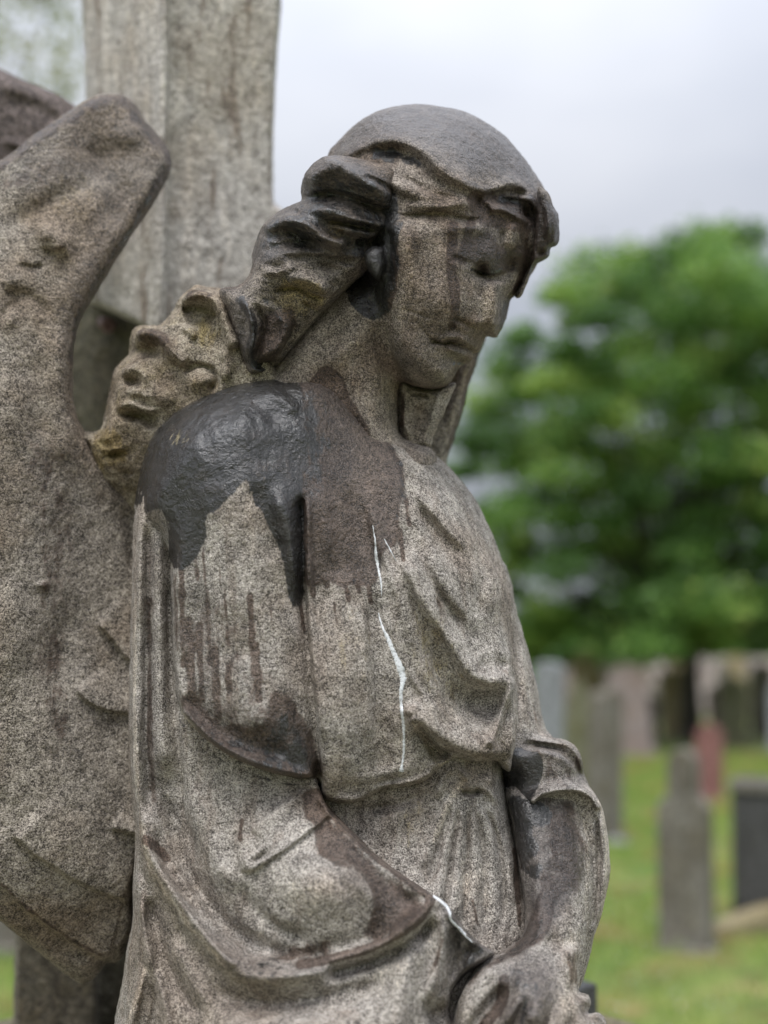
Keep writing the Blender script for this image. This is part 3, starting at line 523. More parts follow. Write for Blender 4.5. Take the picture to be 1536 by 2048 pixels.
# mantle hanging behind the arm and sweeping over the lap
MANTLE = [(300,930),(276,985),(268,1050),(265,1120),(262,1250),(258,1400),(258,1500),(264,1600),(272,1680),(266,1760),(266,1840),(254,1900),(246,1960),(232,2030),(220,2120),(200,2330),(980,2330),(960,2150),(915,2040),(905,1990),(935,1950),(968,1928),(992,1905),(962,1886),(935,1862),(915,1835),(898,1812),(880,1796),(862,1786),(830,1766),(800,1745),(768,1720),(740,1697),(712,1668),(690,1646),(662,1618),(648,1590),(640,1540),(640,1400),(600,1200),(500,1050),(400,960)]
mantle = carve('mantle', [
    Puff(MANTLE, [(290,1100,.962),(400,1100,.985),(300,1400,.957),(420,1450,.942),(580,1500,.948),(300,1650,.950),(420,1620,.928),(560,1640,.912),(620,1600,.925),(700,1720,.900),(800,1770,.892),(860,1800,.880),(600,1780,.888),(500,1900,.885),(700,1930,.868),(850,1980,.860),(300,1900,.93),(330,2048,.915),(480,2048,.862),(700,2060,.838),(880,2060,.86),(940,1910,.885),(600,2250,.83),(250,2200,.93)], T=.075,
         R=[(268,1200,26),(262,1500,20),(270,1750,16),(240,1950,30),(230,2100,50),(300,940,20),(660,1620,8),(740,1700,8),(860,1790,7),(960,1890,8),(930,1960,16),(940,2100,40),(640,1500,20),(400,1300,60),(500,1800,60),(300,1300,30)]),
  ], [
    ('s', [(275,1000),(274,1150),(272,1300),(270,1450),(274,1560),(281,1650)], 5, 9, 7, .06), ('s', [(296,1040),(296,1200),(293,1350),(294,1500),(303,1620)], -5, 12, 9, .08), ('s', [(318,1040),(320,1250),(320,1400),(328,1520),(345,1640)], 4, 12, 16, .1), ('s', [(338,1150),(340,1300),(348,1420),(362,1540),(372,1640),(400,1740)], -5, 8, 10, .1),
    ('s', [(281,1610),(286,1680),(304,1730),(340,1793),(395,1868),(448,1925),(495,1950),(560,1953),(640,1938),(740,1903),(815,1860),(852,1812)], 9, 34, 17, .05), ('s', [(284,1660),(310,1725),(350,1788),(402,1860),(452,1915),(495,1938)], 6, 9, 11, .12),
    ('s', [(330,1500),(338,1600),(362,1700),(410,1790),(460,1850),(520,1895),(600,1918),(690,1908),(760,1876),(815,1838)], -10, 26, 22, .1),
    ('s', [(390,1560),(400,1640),(430,1720),(480,1790)], 4, 24, 24), ('s', [(310,1640),(330,1720),(370,1790),(420,1850)], -4, 8, 8), ('s', [(372,1690),(410,1770),(470,1840),(540,1880)], 3, 12, 12),
    ('b', 660, 1770, 130, 80, 10, 13), ('s', [(480,1752),(505,1810),(560,1858),(640,1882)], -5, 14, 20),
    ('s', [(497,1664),(530,1638),(565,1610),(612,1576)], 3.2, 3.5, 26, .12), ('s', [(488,1748),(530,1722),(580,1690),(640,1644),(658,1628)], 3.6, 30, 3.5, .1), ('s', [(486,1664),(480,1705),(486,1748)], 3, 24, 4, .15), ('b', 520, 1715, 18, 6, -35, -1.5),
    ('s', [(630,1590),(648,1612),(662,1640)], 5, 8, 8), ('b', 520, 1715, 22, 6, -35, -3),
    ('s', [(655,1625),(700,1672),(742,1712),(800,1757),(858,1795)], 3, 6, 16, .08),
    ('s', [(863,1793),(850,1822),(815,1855),(765,1886),(700,1910),(640,1926)], 5, 6, 18, .1), ('s', [(650,1650),(700,1750),(790,1830)], 2, 20, 20), ('s', [(820,1780),(810,1820),(780,1850)], -2, 14, 14),
    ('s', [(640,1950),(740,1925),(830,1880),(868,1830)], -9, 12, 16, .12), ('s', [(905,1850),(912,1900),(905,1950),(880,2010)], -6, 8, 14), ('s', [(882,1815),(886,1880),(870,1950),(850,2010)], 5, 14, 10), ('s', [(945,1885),(925,1920),(915,1970)], -4, 9, 9), ('s', [(893,1818),(925,1855),(962,1888)], 4, 5, 12, .1),
    ('s', [(845,2040),(890,2020),(930,2030)], -14, 18, 40), ('s', [(400,1960),(470,2000),(560,2008),(700,1985),(800,1940)], -8, 22, 30, .2), ('s', [(830,1860),(815,1930),(800,2010),(790,2080)], 6, 26, 30, .15), ('s', [(400,2040),(560,2060),(720,2040)], 5, 24, 30),
    ('s', [(276,1740),(284,1830),(300,1920),(330,2010),(350,2100)], 6, 9, 12, .08), ('s', [(300,1790),(320,1880),(350,1960),(400,2040)], -6, 12, 14, .12), ('s', [(340,1870),(380,1950),(430,2030)], 4, 14, 14), ('s', [(266,1860),(262,1950),(240,2048)], -5, 8, 8, .1), ('s', [(290,1930),(275,2000),(255,2080)], 5, 8, 8), ('s', [(305,1900),(310,1990),(300,2080)], -4, 9, 9),
    ('s', [(285,1690),(282,1760),(274,1830)], -5, 9, 6),
  ], STONE, statue, step=3.2, dz=.0016, rough=(1.2, 0.4), seed=11, flow=((2.5, 70, 260, -30), (.9, 24, 90, -25)), paints=[
    ('damp_and_shade', [(640,1640),(760,1720),(850,1800),(780,1870),(700,1800),(640,1700)], .4, 40), ('damp_and_shade', [(880,1800),(905,1812),(990,1905),(930,1960),(905,1990),(890,1850)], .8, 14), ('damp_and_shade', [(400,1850),(560,1930),(700,1910),(820,1850),(700,1940),(560,1960),(450,1930)], .4, 24), ('damp_and_shade', ([(300,1100),(300,1300),(304,1500),(320,1620)], 18), .45, 0),
    ('rust_and_shade', [(620,1640),(680,1650),(760,1740),(850,1800),(840,1830),(770,1880),(720,1880),(745,1800),(700,1740),(640,1720)], .78, 24), ('rust_and_shade', ([(650,1615),(740,1705),(860,1795)], 9), .85, 0), ('rust_and_shade', ([(862,1800),(840,1835),(780,1878),(700,1908),(600,1930)], 12), .85, 0),
    ('rust_and_shade', [(600,1590),(645,1575),(670,1630),(620,1650)], .8, 10), ('wet', ([(640,1570),(655,1600)], 8), .7, 0), ('wet', ([(655,1620),(700,1668),(740,1705)], 4), .55, 0),  # dark stroke at the seam's foot: shade of the hole, painted in
    ('wet', [(880,1800),(905,1812),(965,1885),(985,1905),(940,1935),(910,1990),(905,1900),(890,1850)], .50, 10), ('rust_and_shade', ([(885,1880),(870,1930)], 8), .6, 0), ('rust_and_shade', ([(484,1640),(480,1680)], 6), .7, 0),
    ('rust_and_shade', ([(292,1680),(320,1700),(335,1715)], 14), .7, 0), ('rust_and_shade', [(560,1890),(700,1880),(620,1925),(540,1930)], .55, 20), ('wet', [(500,1920),(560,1905),(580,1950),(530,1975)], .45, 20), ('rust_and_shade', ([(300,1200),(300,1500),(310,1600)], 12), .55, 0),
    ('wet', ([(360,1440),(400,1488),(470,1536),(560,1566),(620,1570)], 5), .5, 0),  # sleeve hem's shadow, painted as a dark line below it
    ('pale', ([(284,1650),(300,1730),(340,1795),(395,1870),(450,1930)], 8), .8, 0), ('pale', ([(271,1200),(270,1450),(276,1600)], 6), .7, 0), ('pale', [(520,1760),(640,1740),(680,1820),(600,1850)], .6, 50), ('pale', ([(290,1940),(272,2000),(255,2048)], 5), 1, 0), ('pale', [(760,1900),(860,1840),(880,1900),(800,2000),(700,1960)], .5, 40),
    ('moss', [(380,1520),(480,1540),(470,1700),(400,1660)], .3, 60),
  ] )

# gathered skirt at the waist
SKIRT = [(630,1520),(760,1540),(900,1490),(1000,1500),(1012,1560),(1022,1600),(1036,1680),(1056,1740),(1076,1800),(1084,1880),(1060,1960),(1020,2100),(1010,2330),(560,2330),(560,1700)]
pleats = []
for a, b, c, hh, ww in (((902,1588),(872,1660),(838,1745),3,12),((912,1598),(890,1700),(868,1820),2.6,10),((926,1596),(918,1720),(903,1860),3.2,12),((944,1602),(952,1730),(945,1880),2.2,9),((958,1600),(985,1700),(992,1860),3,12),((975,1602),(1014,1690),(1026,1820),2.4,10),
    ((905,1606),(880,1690),(853,1780),-2.6,6),((919,1606),(905,1710),(886,1840),-3,5),((936,1610),(934,1730),(924,1870),-3,6),((951,1610),(968,1720),(968,1870),-2.4,5),((966,1606),(1000,1700),(1010,1850),-3,6)):
    pleats.append(('s', [a, b, c], hh, ww, ww, .15))
skirt = carve('skirt', [Puff(SKIRT, [(700,1640,.955),(800,1700,.945),(900,1600,.952),(980,1640,.965),(900,1800,.925),(1010,1800,.955),(960,1900,.925),(850,2100,.9)], T=.08, R=[(1020,1600,40),(1045,1800,50),(640,1540,20),(900,1500,20)])],
  pleats + [('s', [(915,1525),(925,1545),(938,1562)], 4, 6, 8), ('s', [(912,1530),(885,1560),(870,1600)], 4, 12, 8), ('s', [(922,1535),(936,1568),(925,1580)], 4, 6, 6), ('s', [(940,1578),(965,1575),(990,1600),(1000,1650)], 3.5, 8, 5), ('s', [(918,1583),(945,1586),(965,1580)], -6, 5, 6), ('b', 975, 1560, 26, 12, 0, 4), ('b', 900, 1552, 14, 10, -30, -4), ('s', [(850,1590),(780,1640),(740,1690)], 2, 20, 20), ('s', [(700,1620),(780,1612),(860,1585)], -3, 8, 12), ('s', [(990,1590),(1000,1640),(1015,1690)], -4, 6, 6)],
  STONE, statue, step=3.0, dz=.0016, rough=(1.1, 0.4), seed=13, flow=((3.0, 16, 150, 3), (1.2, 9, 60, 0)), paints=[('pale', ([(930,1560),(900,1600),(870,1680)], 9), .8, 0), ('pale', [(880,1700),(1000,1700),(1000,1850),(920,1860)], .5, 40), ('moss', [(760,1620),(860,1600),(860,1700),(800,1740)], .4, 40), ('rust_and_shade', ([(945,1800),(955,1850)], 5), .6, 0), ('rust_and_shade', ([(1030,1700),(1040,1850)], 10), .6, 0)])

# far sleeve: upper arm, rolled cuff and hanging outer edge
UPARM = [(960,1080),(1004,1120),(1022,1165),(1032,1215),(1046,1270),(1058,1305),(1066,1335),(1074,1370),(1080,1405),(1086,1440),(1094,1462),(1106,1478),(1110,1520),(1060,1560),(1000,1540),(960,1400),(940,1200)]
CUFF = [(1000,1490),(1040,1478),(1085,1472),(1108,1477),(1134,1482),(1154,1497),(1164,1520),(1168,1545),(1176,1568),(1180,1600),(1120,1640),(1040,1650),(1016,1620),(1004,1560)]
HANG = [(1060,1580),(1100,1566),(1140,1564),(1172,1572),(1192,1590),(1206,1622),(1213,1660),(1218,1700),(1219,1745),(1212,1790),(1200,1835),(1187,1880),(1176,1925),(1164,1968),(1145,1980),(1140,1900),(1130,1750),(1100,1650)]
fars = carve('far_sleeve', [
    Puff(UPARM, [(1050,1300,1.02),(1060,1450,1.0),(1000,1200,1.02)], T=.05, R=[(1040,1250,60),(1080,1400,50)]),
    Puff(CUFF, [(1090,1540,.965),(1030,1540,.985),(1150,1540,.985)], T=.055, R=[(1150,1510,55),(1020,1550,45)], k=.004),
    Puff(HANG, [(1180,1620,.985),(1200,1700,.985),(1184,1850,.975),(1120,1700,.99)], T=.030, R=[(1210,1700,20),(1180,1900,20),(1190,1600,22)], k=.004),
  ], [
    ('s', [(1040,1490),(1080,1490),(1120,1502),(1150,1530),(1164,1560)], -5, 7, 7, .12), ('s', [(1060,1480),(1100,1484),(1135,1490),(1158,1515),(1166,1550)], 6, 9, 5, .1), ('s', [(1060,1500),(1100,1506),(1135,1522),(1158,1555)], 3, 6, 9, .2),
    ('s', [(1062,1610),(1080,1592),(1110,1582),(1150,1580),(1180,1592),(1198,1622)], 9, 14, 4, .05),
    ('s', [(1200,1625),(1208,1690),(1208,1760),(1196,1830),(1182,1900)], 3, 6, 8, .1), ('s', [(1192,1625),(1198,1700),(1197,1780),(1184,1860)], -4, 5, 5, .1), ('s', [(1033,1240),(1036,1340),(1040,1440)], -4, 8, 8), ('b', 1030, 1560, 20, 26, 0, -5),
  ], STONE, statue, step=2.8, dz=.0014, rough=(1.2, 0.4), seed=17, paints=[
    ('damp_and_shade', [(1000,1480),(1100,1478),(1165,1520),(1175,1570),(1100,1590),(1050,1640),(1000,1640)], .55, 24),
    ('wet', [(1000,1500),(1040,1495),(1080,1510),(1090,1545),(1070,1585),(1055,1620),(1000,1620)], .85, 14), ('rust_and_shade', [(1040,1480),(1130,1490),(1160,1530),(1170,1580),(1100,1590),(1040,1560)], .45, 30), ('rust_and_shade', [(1150,1490),(1166,1520),(1176,1560),(1150,1540)], .6, 8),
    ('pale', [(1030,1220),(1060,1300),(1086,1420),(1050,1470),(1036,1350)], .6, 30), ('rust_and_shade', [(1060,1360),(1086,1430),(1100,1475),(1050,1470)], .45, 24), ('pale', ([(1200,1600),(1216,1700),(1205,1830),(1185,1920)], 9), .8, 0)])

# bare forearm and hand resting in the lap
ARM = [(1010,1575),(1060,1560),(1120,1560),(1160,1575),(1176,1610),(1184,1660),(1187,1720),(1185,1780),(1180,1840),(1170,1900),(1160,1950),(1158,1982),(1176,1990),(1181,2008),(1176,2026),(1198,2026),(1212,2044),(1214,2080),(1215,2200),(1190,2260),(960,2260),(920,2150),(905,2060),(915,2005),(932,1965),(958,1932),(990,1910),(1020,1893),(1042,1872),(1050,1840),(1046,1790),(1036,1730),(1026,1660)]
fing = []
for i, (a, b) in enumerate((((1010,1965),(905,2120)),((1060,1990),(960,2200)),((1110,2000),(1040,2240)),((1150,2010),(1120,2250)))):
    fing.append(('s', [a, ((a[0]+b[0])/2-8, (a[1]+b[1])/2), b], -5, 9, 9, .25))
arm = carve('forearm', [
    Puff(ARM, [(1100,1600,.975),(1110,1700,.950),(1110,1800,.925),(1110,1880,.900),(1060,1950,.875),(980,2010,.862),(1150,1960,.885),(1080,2060,.845),(960,2120,.85),(1180,2060,.87)], T=.042, R=[(1180,1700,62),(1030,1700,55),(1180,1850,55),(1050,1850,45),(940,1960,36),(1190,2000,30)]),
  ], [('s', [(1000,1915),(960,1950),(930,1990),(915,2040)], 4, 16, 16), ('s', [(1012,1960),(998,2000),(968,2048),(940,2100)], -6, 13, 12, .25), ('s', [(1060,1940),(1075,2000),(1060,2060)], 5, 24, 24), ('s', [(1030,1930),(1040,1990),(1010,2060)], 3, 18, 18),
     ('s', [(1060,1700),(1052,1780),(1060,1850)], -2, 12, 12), ('s', [(1090,1870),(1120,1890),(1160,1880)], -2.5, 18, 18), ('b', 1150, 1905, 18, 16, 0, 4), ('b', 1182, 1998, 10, 12, 0, 6), ('b', 1192, 2030, 12, 9, 0, 6), ('b', 1184, 2014, 14, 5, 0, -6)] + fing,
  STONE, statue, step=3.0, dz=.0014, rough=(1.4, 0.4), seed=19, paints=[
    ('damp_and_shade', [(1015,1580),(1110,1590),(1150,1640),(1170,1750),(1120,1840),(1060,1900),(960,1950),(930,1980),(1040,1860),(1040,1760)], .85, 24), ('damp_and_shade', [(1010,1920),(1080,1890),(1120,1960),(1080,2060),(980,2100),(1000,2000)], .75, 30),
    ('wet', [(1015,1590),(1070,1600),(1110,1620),(1090,1660),(1060,1650),(1080,1700),(1050,1730),(1090,1720),(1075,1760),(1040,1740),(1026,1660)], .72, 10), ('rust_and_shade', [(1060,1600),(1150,1600),(1180,1680),(1180,1760),(1130,1800),(1080,1830),(1060,1790),(1090,1700)], .6, 30),
    ('rust_and_shade', [(1080,1780),(1110,1760),(1100,1860),(1050,1900),(960,1950),(930,1990),(940,1950),(1040,1880)], .95, 14), ('rust_and_shade', ([(1008,1960),(1000,2010),(960,2060)], 14), .9, 0), ('wet', [(1010,1920),(1080,1900),(1100,1960),(1080,2040),(1030,2100),(1010,2000)], .42, 30), ('wet', ([(1085,1840),(1060,1885),(1000,1915)], 10), .5, 0),  # brown stroke by the thumb: shade of the crevice, painted in
    ('pale', [(1130,1850),(1175,1850),(1175,2000),(1130,2040),(1090,2060),(1110,1960)], .6, 24), ('pale', ([(1170,1640),(1176,1740),(1168,1840)], 10), .6, 0), ('rust_and_shade', ([(1140,1900),(1150,1960)], 18), .5, 0)])

# wings
WING = [(-330,520),(-330,420),(-200,380),(-60,348),(0,322),(60,276),(118,237),(160,208),(192,191),(225,187),(252,193),(272,208),(288,236),(312,264),(332,290),(343,316),(341,343),(322,383),(292,430),(256,482),(226,531),(196,580),(172,622),(154,662),(147,710),(145,760),(149,810),(160,846),(176,880),(200,915),(240,960),(300,1050),(310,1300),(310,1600),(280,1740),(266,1800),(270,1850),(256,1890),(238,1922),(212,1926),(198,1946),(178,1964),(156,1964),(116,1936),(60,1890),(0,1842),(-80,1780),(-200,1690),(-330,1560)]
nw = carve('near_wing', [
    Puff(WING, [(-250,500,1.02),(0,400,1.06),(230,240,1.115),(310,320,1.12),(150,400,1.075),(100,650,1.045),(-100,900,.985),(60,1000,1.02),(200,1000,1.06),(230,1300,1.055),(100,1400,1.01),(-100,1400,.97),(0,1700,.985),(200,1750,1.02),(150,1900,1.04),(-200,1600,.97)], T=.036,
         R=[(160,1950,34),(60,1880,26),(100,240,16),(0,320,16),(270,210,24),(340,320,30),(290,430,34),(180,620,34),(147,750,30),(170,900,24),(100,1920,16),(0,1842,14),(250,1860,18),(-330,1000,60),(100,1000,60)]),
  ], [
    ('b', 215, 300, 60, 46, -30, -5), ('b', 255, 270, 30, 26, 0, 4), ('s', [(150,300),(200,330),(240,400),(210,470)], -4, 30, 30), ('s', [(0,470),(60,430),(130,390),(200,350)], -4, 22, 28), ('s', [(60,440),(120,480),(110,520)], 4, 24, 20),
    ('s', [(0,590),(40,590),(70,600),(110,640)], -2.5, 12, 14), ('b', 108, 486, 34, 22, 20, 4), ('s', [(84,494),(106,505),(134,494)], -2.5, 5, 9), ('b', 95, 470, 14, 9, 0, 2),
    ('s', [(38,526),(62,535),(92,530)], -2.5, 5, 9), ('b', 25, 560, 30, 20, 0, 3), ('s', [(0,640),(20,612),(42,600)], -2.5, 7, 9), ('b', 20, 640, 14, 20, 20, 3),
    ('b', 150, 560, 30, 60, 30, 3), ('s', [(60,700),(80,800),(75,900)], -2.5, 40, 40), ('s', [(130,640),(110,750),(120,860),(150,960)], 3, 26, 26), ('b', 30, 800, 50, 60, 0, 3),
    ('s', [(190,1245),(222,1272),(252,1312),(290,1330)], 4, 50, 3.5, .12), ('s', [(225,1652),(245,1660),(280,1668)], 3, 40, 3.5, .1), ('s', [(-330,1150),(-200,1260),(-60,1350),(0,1400)], 4, 90, 4, .2), ('s', [(150,1372),(172,1398),(205,1415),(246,1423),(300,1425)], 4.5, 60, 3.5, .1), ('s', [(218,1650),(240,1660),(300,1668)], 3, 22, 4, .15),
    ('s', [(20,1660),(60,1700),(110,1732),(150,1758),(200,1782),(268,1802)], 4.5, 95, 3.5, .1), ('s', [(-330,1470),(-200,1590),(-80,1700),(0,1768),(50,1815),(100,1853),(150,1885),(205,1916),(238,1922)], 5, 90, 3.5, .04),
    ('s', [(-330,1300),(-150,1430),(-20,1560),(60,1620)], 3, 40, 12), ('s', [(230,1880),(240,1900),(236,1920)], 2, 6, 6), ('b', 85, 1170, 12, 7, 0, 3), ('s', [(240,1000),(262,1060),(270,1150)], -3, 14, 14),
    ('s', [(-60,1810),(0,1848),(80,1908),(150,1958)], 2, 8, 8, .1), ('b', 0, 1250, 60, 90, 0, 4), ('b', 120, 1300, 50, 90, 10, -3),
  ], STONE_WING, statue, step=3.4, dz=.0018, rough=(1.3, 0.6), gain=2.0, seed=23, flow=((2.2, 60, 160, 35), (.7, 20, 60, 30)), paints=[
    ('rust_and_shade', ([(0,330),(60,286),(130,242),(200,200),(250,205),(285,250),(330,300),(335,340)], 22), .55, 0), ('rust_and_shade', ([(330,350),(280,440),(215,540),(165,630),(150,720)], 18), .75, 0), ('rust_and_shade', [(0,330),(100,290),(150,330),(60,400),(0,430)], .45, 40),
    ('wet', ([(0,318),(60,273),(118,234),(160,206)], 6), .55, 0), ('wet', ([(300,395),(255,470),(240,500)], 9), .5, 0), ('rust_and_shade', ([(90,900),(110,1100),(100,1300),(120,1500)], 55), .46, 0), ('damp_and_shade', [(30,900),(180,900),(200,1300),(240,1700),(120,1600),(60,1200)], .28, 80), ('damp_and_shade', [(0,330),(160,215),(270,200),(335,310),(250,460),(160,640),(140,760),(120,600),(200,400),(60,380)], .35, 40), ('moss', [(120,330),(200,340),(180,460),(80,440)], .5, 50),
    ('pale', [(-60,1150),(40,1150),(30,1500),(-60,1500)], .5, 50), ('rust_and_shade', ([(0,1765),(50,1812),(100,1850),(150,1882),(205,1912)], 7), .55, 0)])
BACKL = [(-330,20),(-150,80),(-40,122),(0,138),(40,158),(90,178),(140,205),(180,260),(150,420),(0,520),(-330,600)]
carve('upper_wing_edge', [Puff(BACKL, [(0,250,1.27),(150,250,1.29),(-300,250,1.22)], T=.04, R=30)], [('s', [(0,280),(40,290),(70,300)], 3, 8, 8), ('s', [(0,190),(80,220),(130,250)], -3, 20, 20)],
      stone('purple_sandstone', dark=(.035,.028,.026), mid=(.10,.078,.072), light=(.26,.21,.195), grain=430), nw, step=5, dz=.003, rough=(2, .5))
FARW = [(820,690),(900,640),(975,640),(972,675),(962,700),(952,735),(940,765),(930,800),(920,840),(908,880),(894,922),(880,1000),(800,1010),(780,850)]
carve('far_wing', [Puff(FARW, [(900,760,1.13),(850,900,1.12)], T=.03, R=22)], [('s', [(945,690),(920,770),(890,860)], 3, 12, 12), ('s', [(925,700),(900,780),(880,860)], -4, 10, 10)], STONE_WING, statue, step=3.5, dz=.002, rough=(2, .6), paints=[('rust_and_shade', ([(965,690),(930,800),(900,900)], 16), .6, 0)])
LOCK = [(800,760),(830,774),(870,778),(905,765),(912,770),(900,800),(888,830),(876,850),(866,872),(858,895),(820,900),(798,860),(795,800)]
carve('hair_lock', [Puff(LOCK, [(850,830,1.035)], T=.02, R=16)], [('s', [(820,786),(840,790),(862,794)], -4, 3, 4), ('s', [(812,800),(808,840),(822,880)], 3, 6, 6), ('s', [(880,780),(868,820),(850,870)], 3, 5, 5), ('b', 840, 830, 18, 22, 0, -4)], STONE, hair, step=2.6, dz=.0012, rough=(1, .5), paints=[('rust_and_shade', ([(805,790),(805,850)], 8), .6, 0)])

# bird droppings: thin raised streaks that lie on the robe; a like white streak on the mantle's edge
from mathutils.bvhtree import BVHTree
def dropping(target, pts, widths, mat, th=.0006):
    me = target.data; bv = BVHTree.FromPolygons([v.co for v in me.vertices], [p.vertices for p in me.polygons]); o3 = Vector((0, 0, CAMZ))
    c = catmull([(*p, w_) for p, w_ in zip(pts, widths)], False, 10); V = []; Q = []; rr = random.Random(1)
    rows = []
    for i, (x, y, w_) in enumerate(c):
        a = c[max(i-1, 0)]; b = c[min(i+1, len(c)-1)]; d = np.array([b[0]-a[0], b[1]-a[1]]); d /= np.hypot(*d)+1e-9; nx, ny = -d[1], d[0]
        jw = w_*rr.uniform(.75, 1.25); jx = rr.uniform(-.5, .5); row = []
        for f, lift in ((-1, -.0003), (-.6, th), (0, th*1.4), (.6, th), (1, -.0003)):
            r = P(x+jx+nx*jw*f/2, y+ny*jw*f/2, 1.0)-o3; h = bv.ray_cast(o3, r.normalized(), 3)
            if h[0] is None: row = None; break
            row.append(h[0]+h[1]*lift)
        if row: rows.append(row)
    for row in rows: V += [tuple(v) for v in row]
    for i in range(len(rows)-1):
        for k in range(4): a = i*5+k; Q.append((a, a+1, a+6, a+5))
    return V, Q
DROP = NT('chalky_dropping'); DROP.b.inputs['Roughness'].default_value = .7
dp = DROP.n('ShaderNodeNewGeometry').outputs['Position']; DROP.l(DROP.ramp(DROP.noise(dp, 500, 3), [(.35,(.42,.43,.44)),(.5,(.74,.76,.78))]), DROP.b.inputs['Base Color'])
def add_drop(name, target, strips):
    V = []; Q = []
    for pts, wd in strips:
        v, q = dropping(target, pts, wd, None); k = len(V); V += v; Q += [tuple(i+k for i in f) for f in q]
    me = bpy.data.meshes.new(name); me.from_pydata(V, [], Q); me.polygons.foreach_set('use_smooth', np.ones(len(Q), bool)); return link_mesh(name, me, DROP.m, target)
add_drop('bird_dropping', robe, [
    ([(757,1225),(764,1252),(775,1275),(785,1300),(796,1325),(803,1345),(806,1360),(802,1385),(803,1420),(807,1450),(808,1480),(807,1510),(804,1530),(803,1543)], [1.5,5,8,10,13,15,13,9,7,6,6,5,5,11]),
    ([(746,1050),(751,1085),(752,1110),(757,1140),(762,1165),(763,1192)], [1,3,6,5,4,1]),
    ([(768,1078),(780,1100),(792,1122)], [.6,1.4,.6])])
add_drop('bird_dropping', mantle, [([(866,1792),(878,1800),(892,1812),(899,1825),(902,1840),(915,1853),(930,1870),(945,1884)], [2,5,6,5,5,5,4,2])])

#@@REST@@

# ------------------------------------------------------------------ the granite cross behind the angel
CR = P(400, 1500, 1.42)
cross = empty('stone_cross', (CR.x, CR.y, 0.98), 'tall pale speckled granite cross shaft with brown streaks, rising behind the angel', 'cross monument')
shaft = carve('shaft', [
    Puff([(316,-420),(316,-420),(316,0),(313,200),(306,400),(296,640),(292,655),(292,655),(420,700),(640,760),(640,760),(640,470),(600,432),(572,422),(556,412),(547,396),(546,300),(549,200),(556,80),(562,0),(572,-420),(572,-420)], [(316,100,1.30),(560,100,1.35),(300,640,1.30),(600,640,1.35)], T=.07, R=9, k=.003),
    Puff([(140,-420),(140,-420),(164,0),(172,190),(178,420),(181,604),(181,604),(292,655),(292,655),(330,640),(340,-420),(340,-420)], [(318,100,1.30),(165,100,1.44),(300,640,1.30),(185,600,1.42)], T=.07, R=9, k=.003)],
  [('s', [(560,380),(552,400),(575,425)], 3, 10, 10)], STONE_CROSS, cross, step=4, dz=.003, rough=(1.2,.6), gain=1)
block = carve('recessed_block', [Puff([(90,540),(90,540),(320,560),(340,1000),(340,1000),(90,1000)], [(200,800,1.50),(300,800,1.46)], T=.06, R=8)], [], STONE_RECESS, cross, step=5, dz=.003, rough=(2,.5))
ped = carve('pedestal', [Puff([(36,1500),(36,1500),(30,1900),(18,2420),(18,2420),(192,2420),(192,2420),(196,1500),(196,1500)], [(100,1900,1.30)], T=.07, R=8, k=.002),
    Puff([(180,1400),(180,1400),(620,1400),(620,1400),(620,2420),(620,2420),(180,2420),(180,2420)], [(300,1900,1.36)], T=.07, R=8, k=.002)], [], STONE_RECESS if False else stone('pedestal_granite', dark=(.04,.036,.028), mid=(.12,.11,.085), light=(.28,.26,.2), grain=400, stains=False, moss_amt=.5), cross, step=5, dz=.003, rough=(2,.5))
knob = carve('iron_dowel', [Puff([(203,650),(206,638),(216,634),(228,640),(232,652),(226,663),(214,667),(205,661)], [(216,650,1.455)], T=.016, R=12),
    Puff([(196,640),(202,634),(208,640),(204,652),(197,650)], [(202,643,1.46)], T=.01, R=6)], [('b',218,655,5,5,0,-3)], stone('rusty_iron', dark=(.05,.03,.03), mid=(.13,.07,.07), light=(.3,.2,.2), grain=300, stains=False, rough=.5), shaft, step=1.5, dz=.001, rough=(1,.5))

# ------------------------------------------------------------------ the plinth under the monument
def prism(name, pts, z0, z1, mat, parent=None, bev=0.006):
    me = bpy.data.meshes.new(name); n = len(pts)
    V = [(x, y, z0) for x, y in pts]+[(x, y, z1) for x, y in pts]
    Fc = [tuple(range(n))[::-1], tuple(range(n, 2*n))]+[(i, (i+1) % n, n+(i+1) % n, n+i) for i in range(n)]
    me.from_pydata(V, [], Fc); o = link_mesh(name, me, mat, parent)
    b = o.modifiers.new('bevel', 'BEVEL'); b.width = bev; b.segments = 2
    return o
A = P(1196, 2010, 1.46); nn = np.array((.8, .6)); tt_ = np.array((.6, -.8))
def pl(n, t, base): q = np.array(base[:2])+nn*n+tt_*t; return (float(q[0]), float(q[1]))
plinth = prism('plinth', [pl(-1.15,-.42,A), pl(-1.15,.72,A), pl(0,.72,A), pl(0,-.42,A)], -0.02, 0.98,
    stone('plinth_stone', dark=(.05,.045,.03), mid=(.15,.14,.09), light=(.32,.3,.2), grain=260, stains=False, moss_amt=.8), None, .012)
prop(plinth, 'big mossy stone plinth block on which the angel and cross stand', 'plinth')
B2 = P(1196, 1968, 1.43)
stepb = prism('step_slab', [pl(-.6,-.13,B2), pl(-.6,0,B2), pl(0,0,B2), pl(0,-.13,B2)], 0.982, P(1196,1966,1.43).z,
    stone('dark_slate', dark=(.02,.022,.024), mid=(.05,.054,.058), light=(.14,.15,.16), grain=420, stains=False, rough=.4), None, .004)
prop(stepb, 'thin dark wet slate slab with a sharp corner, lying on the mossy plinth', 'slab')

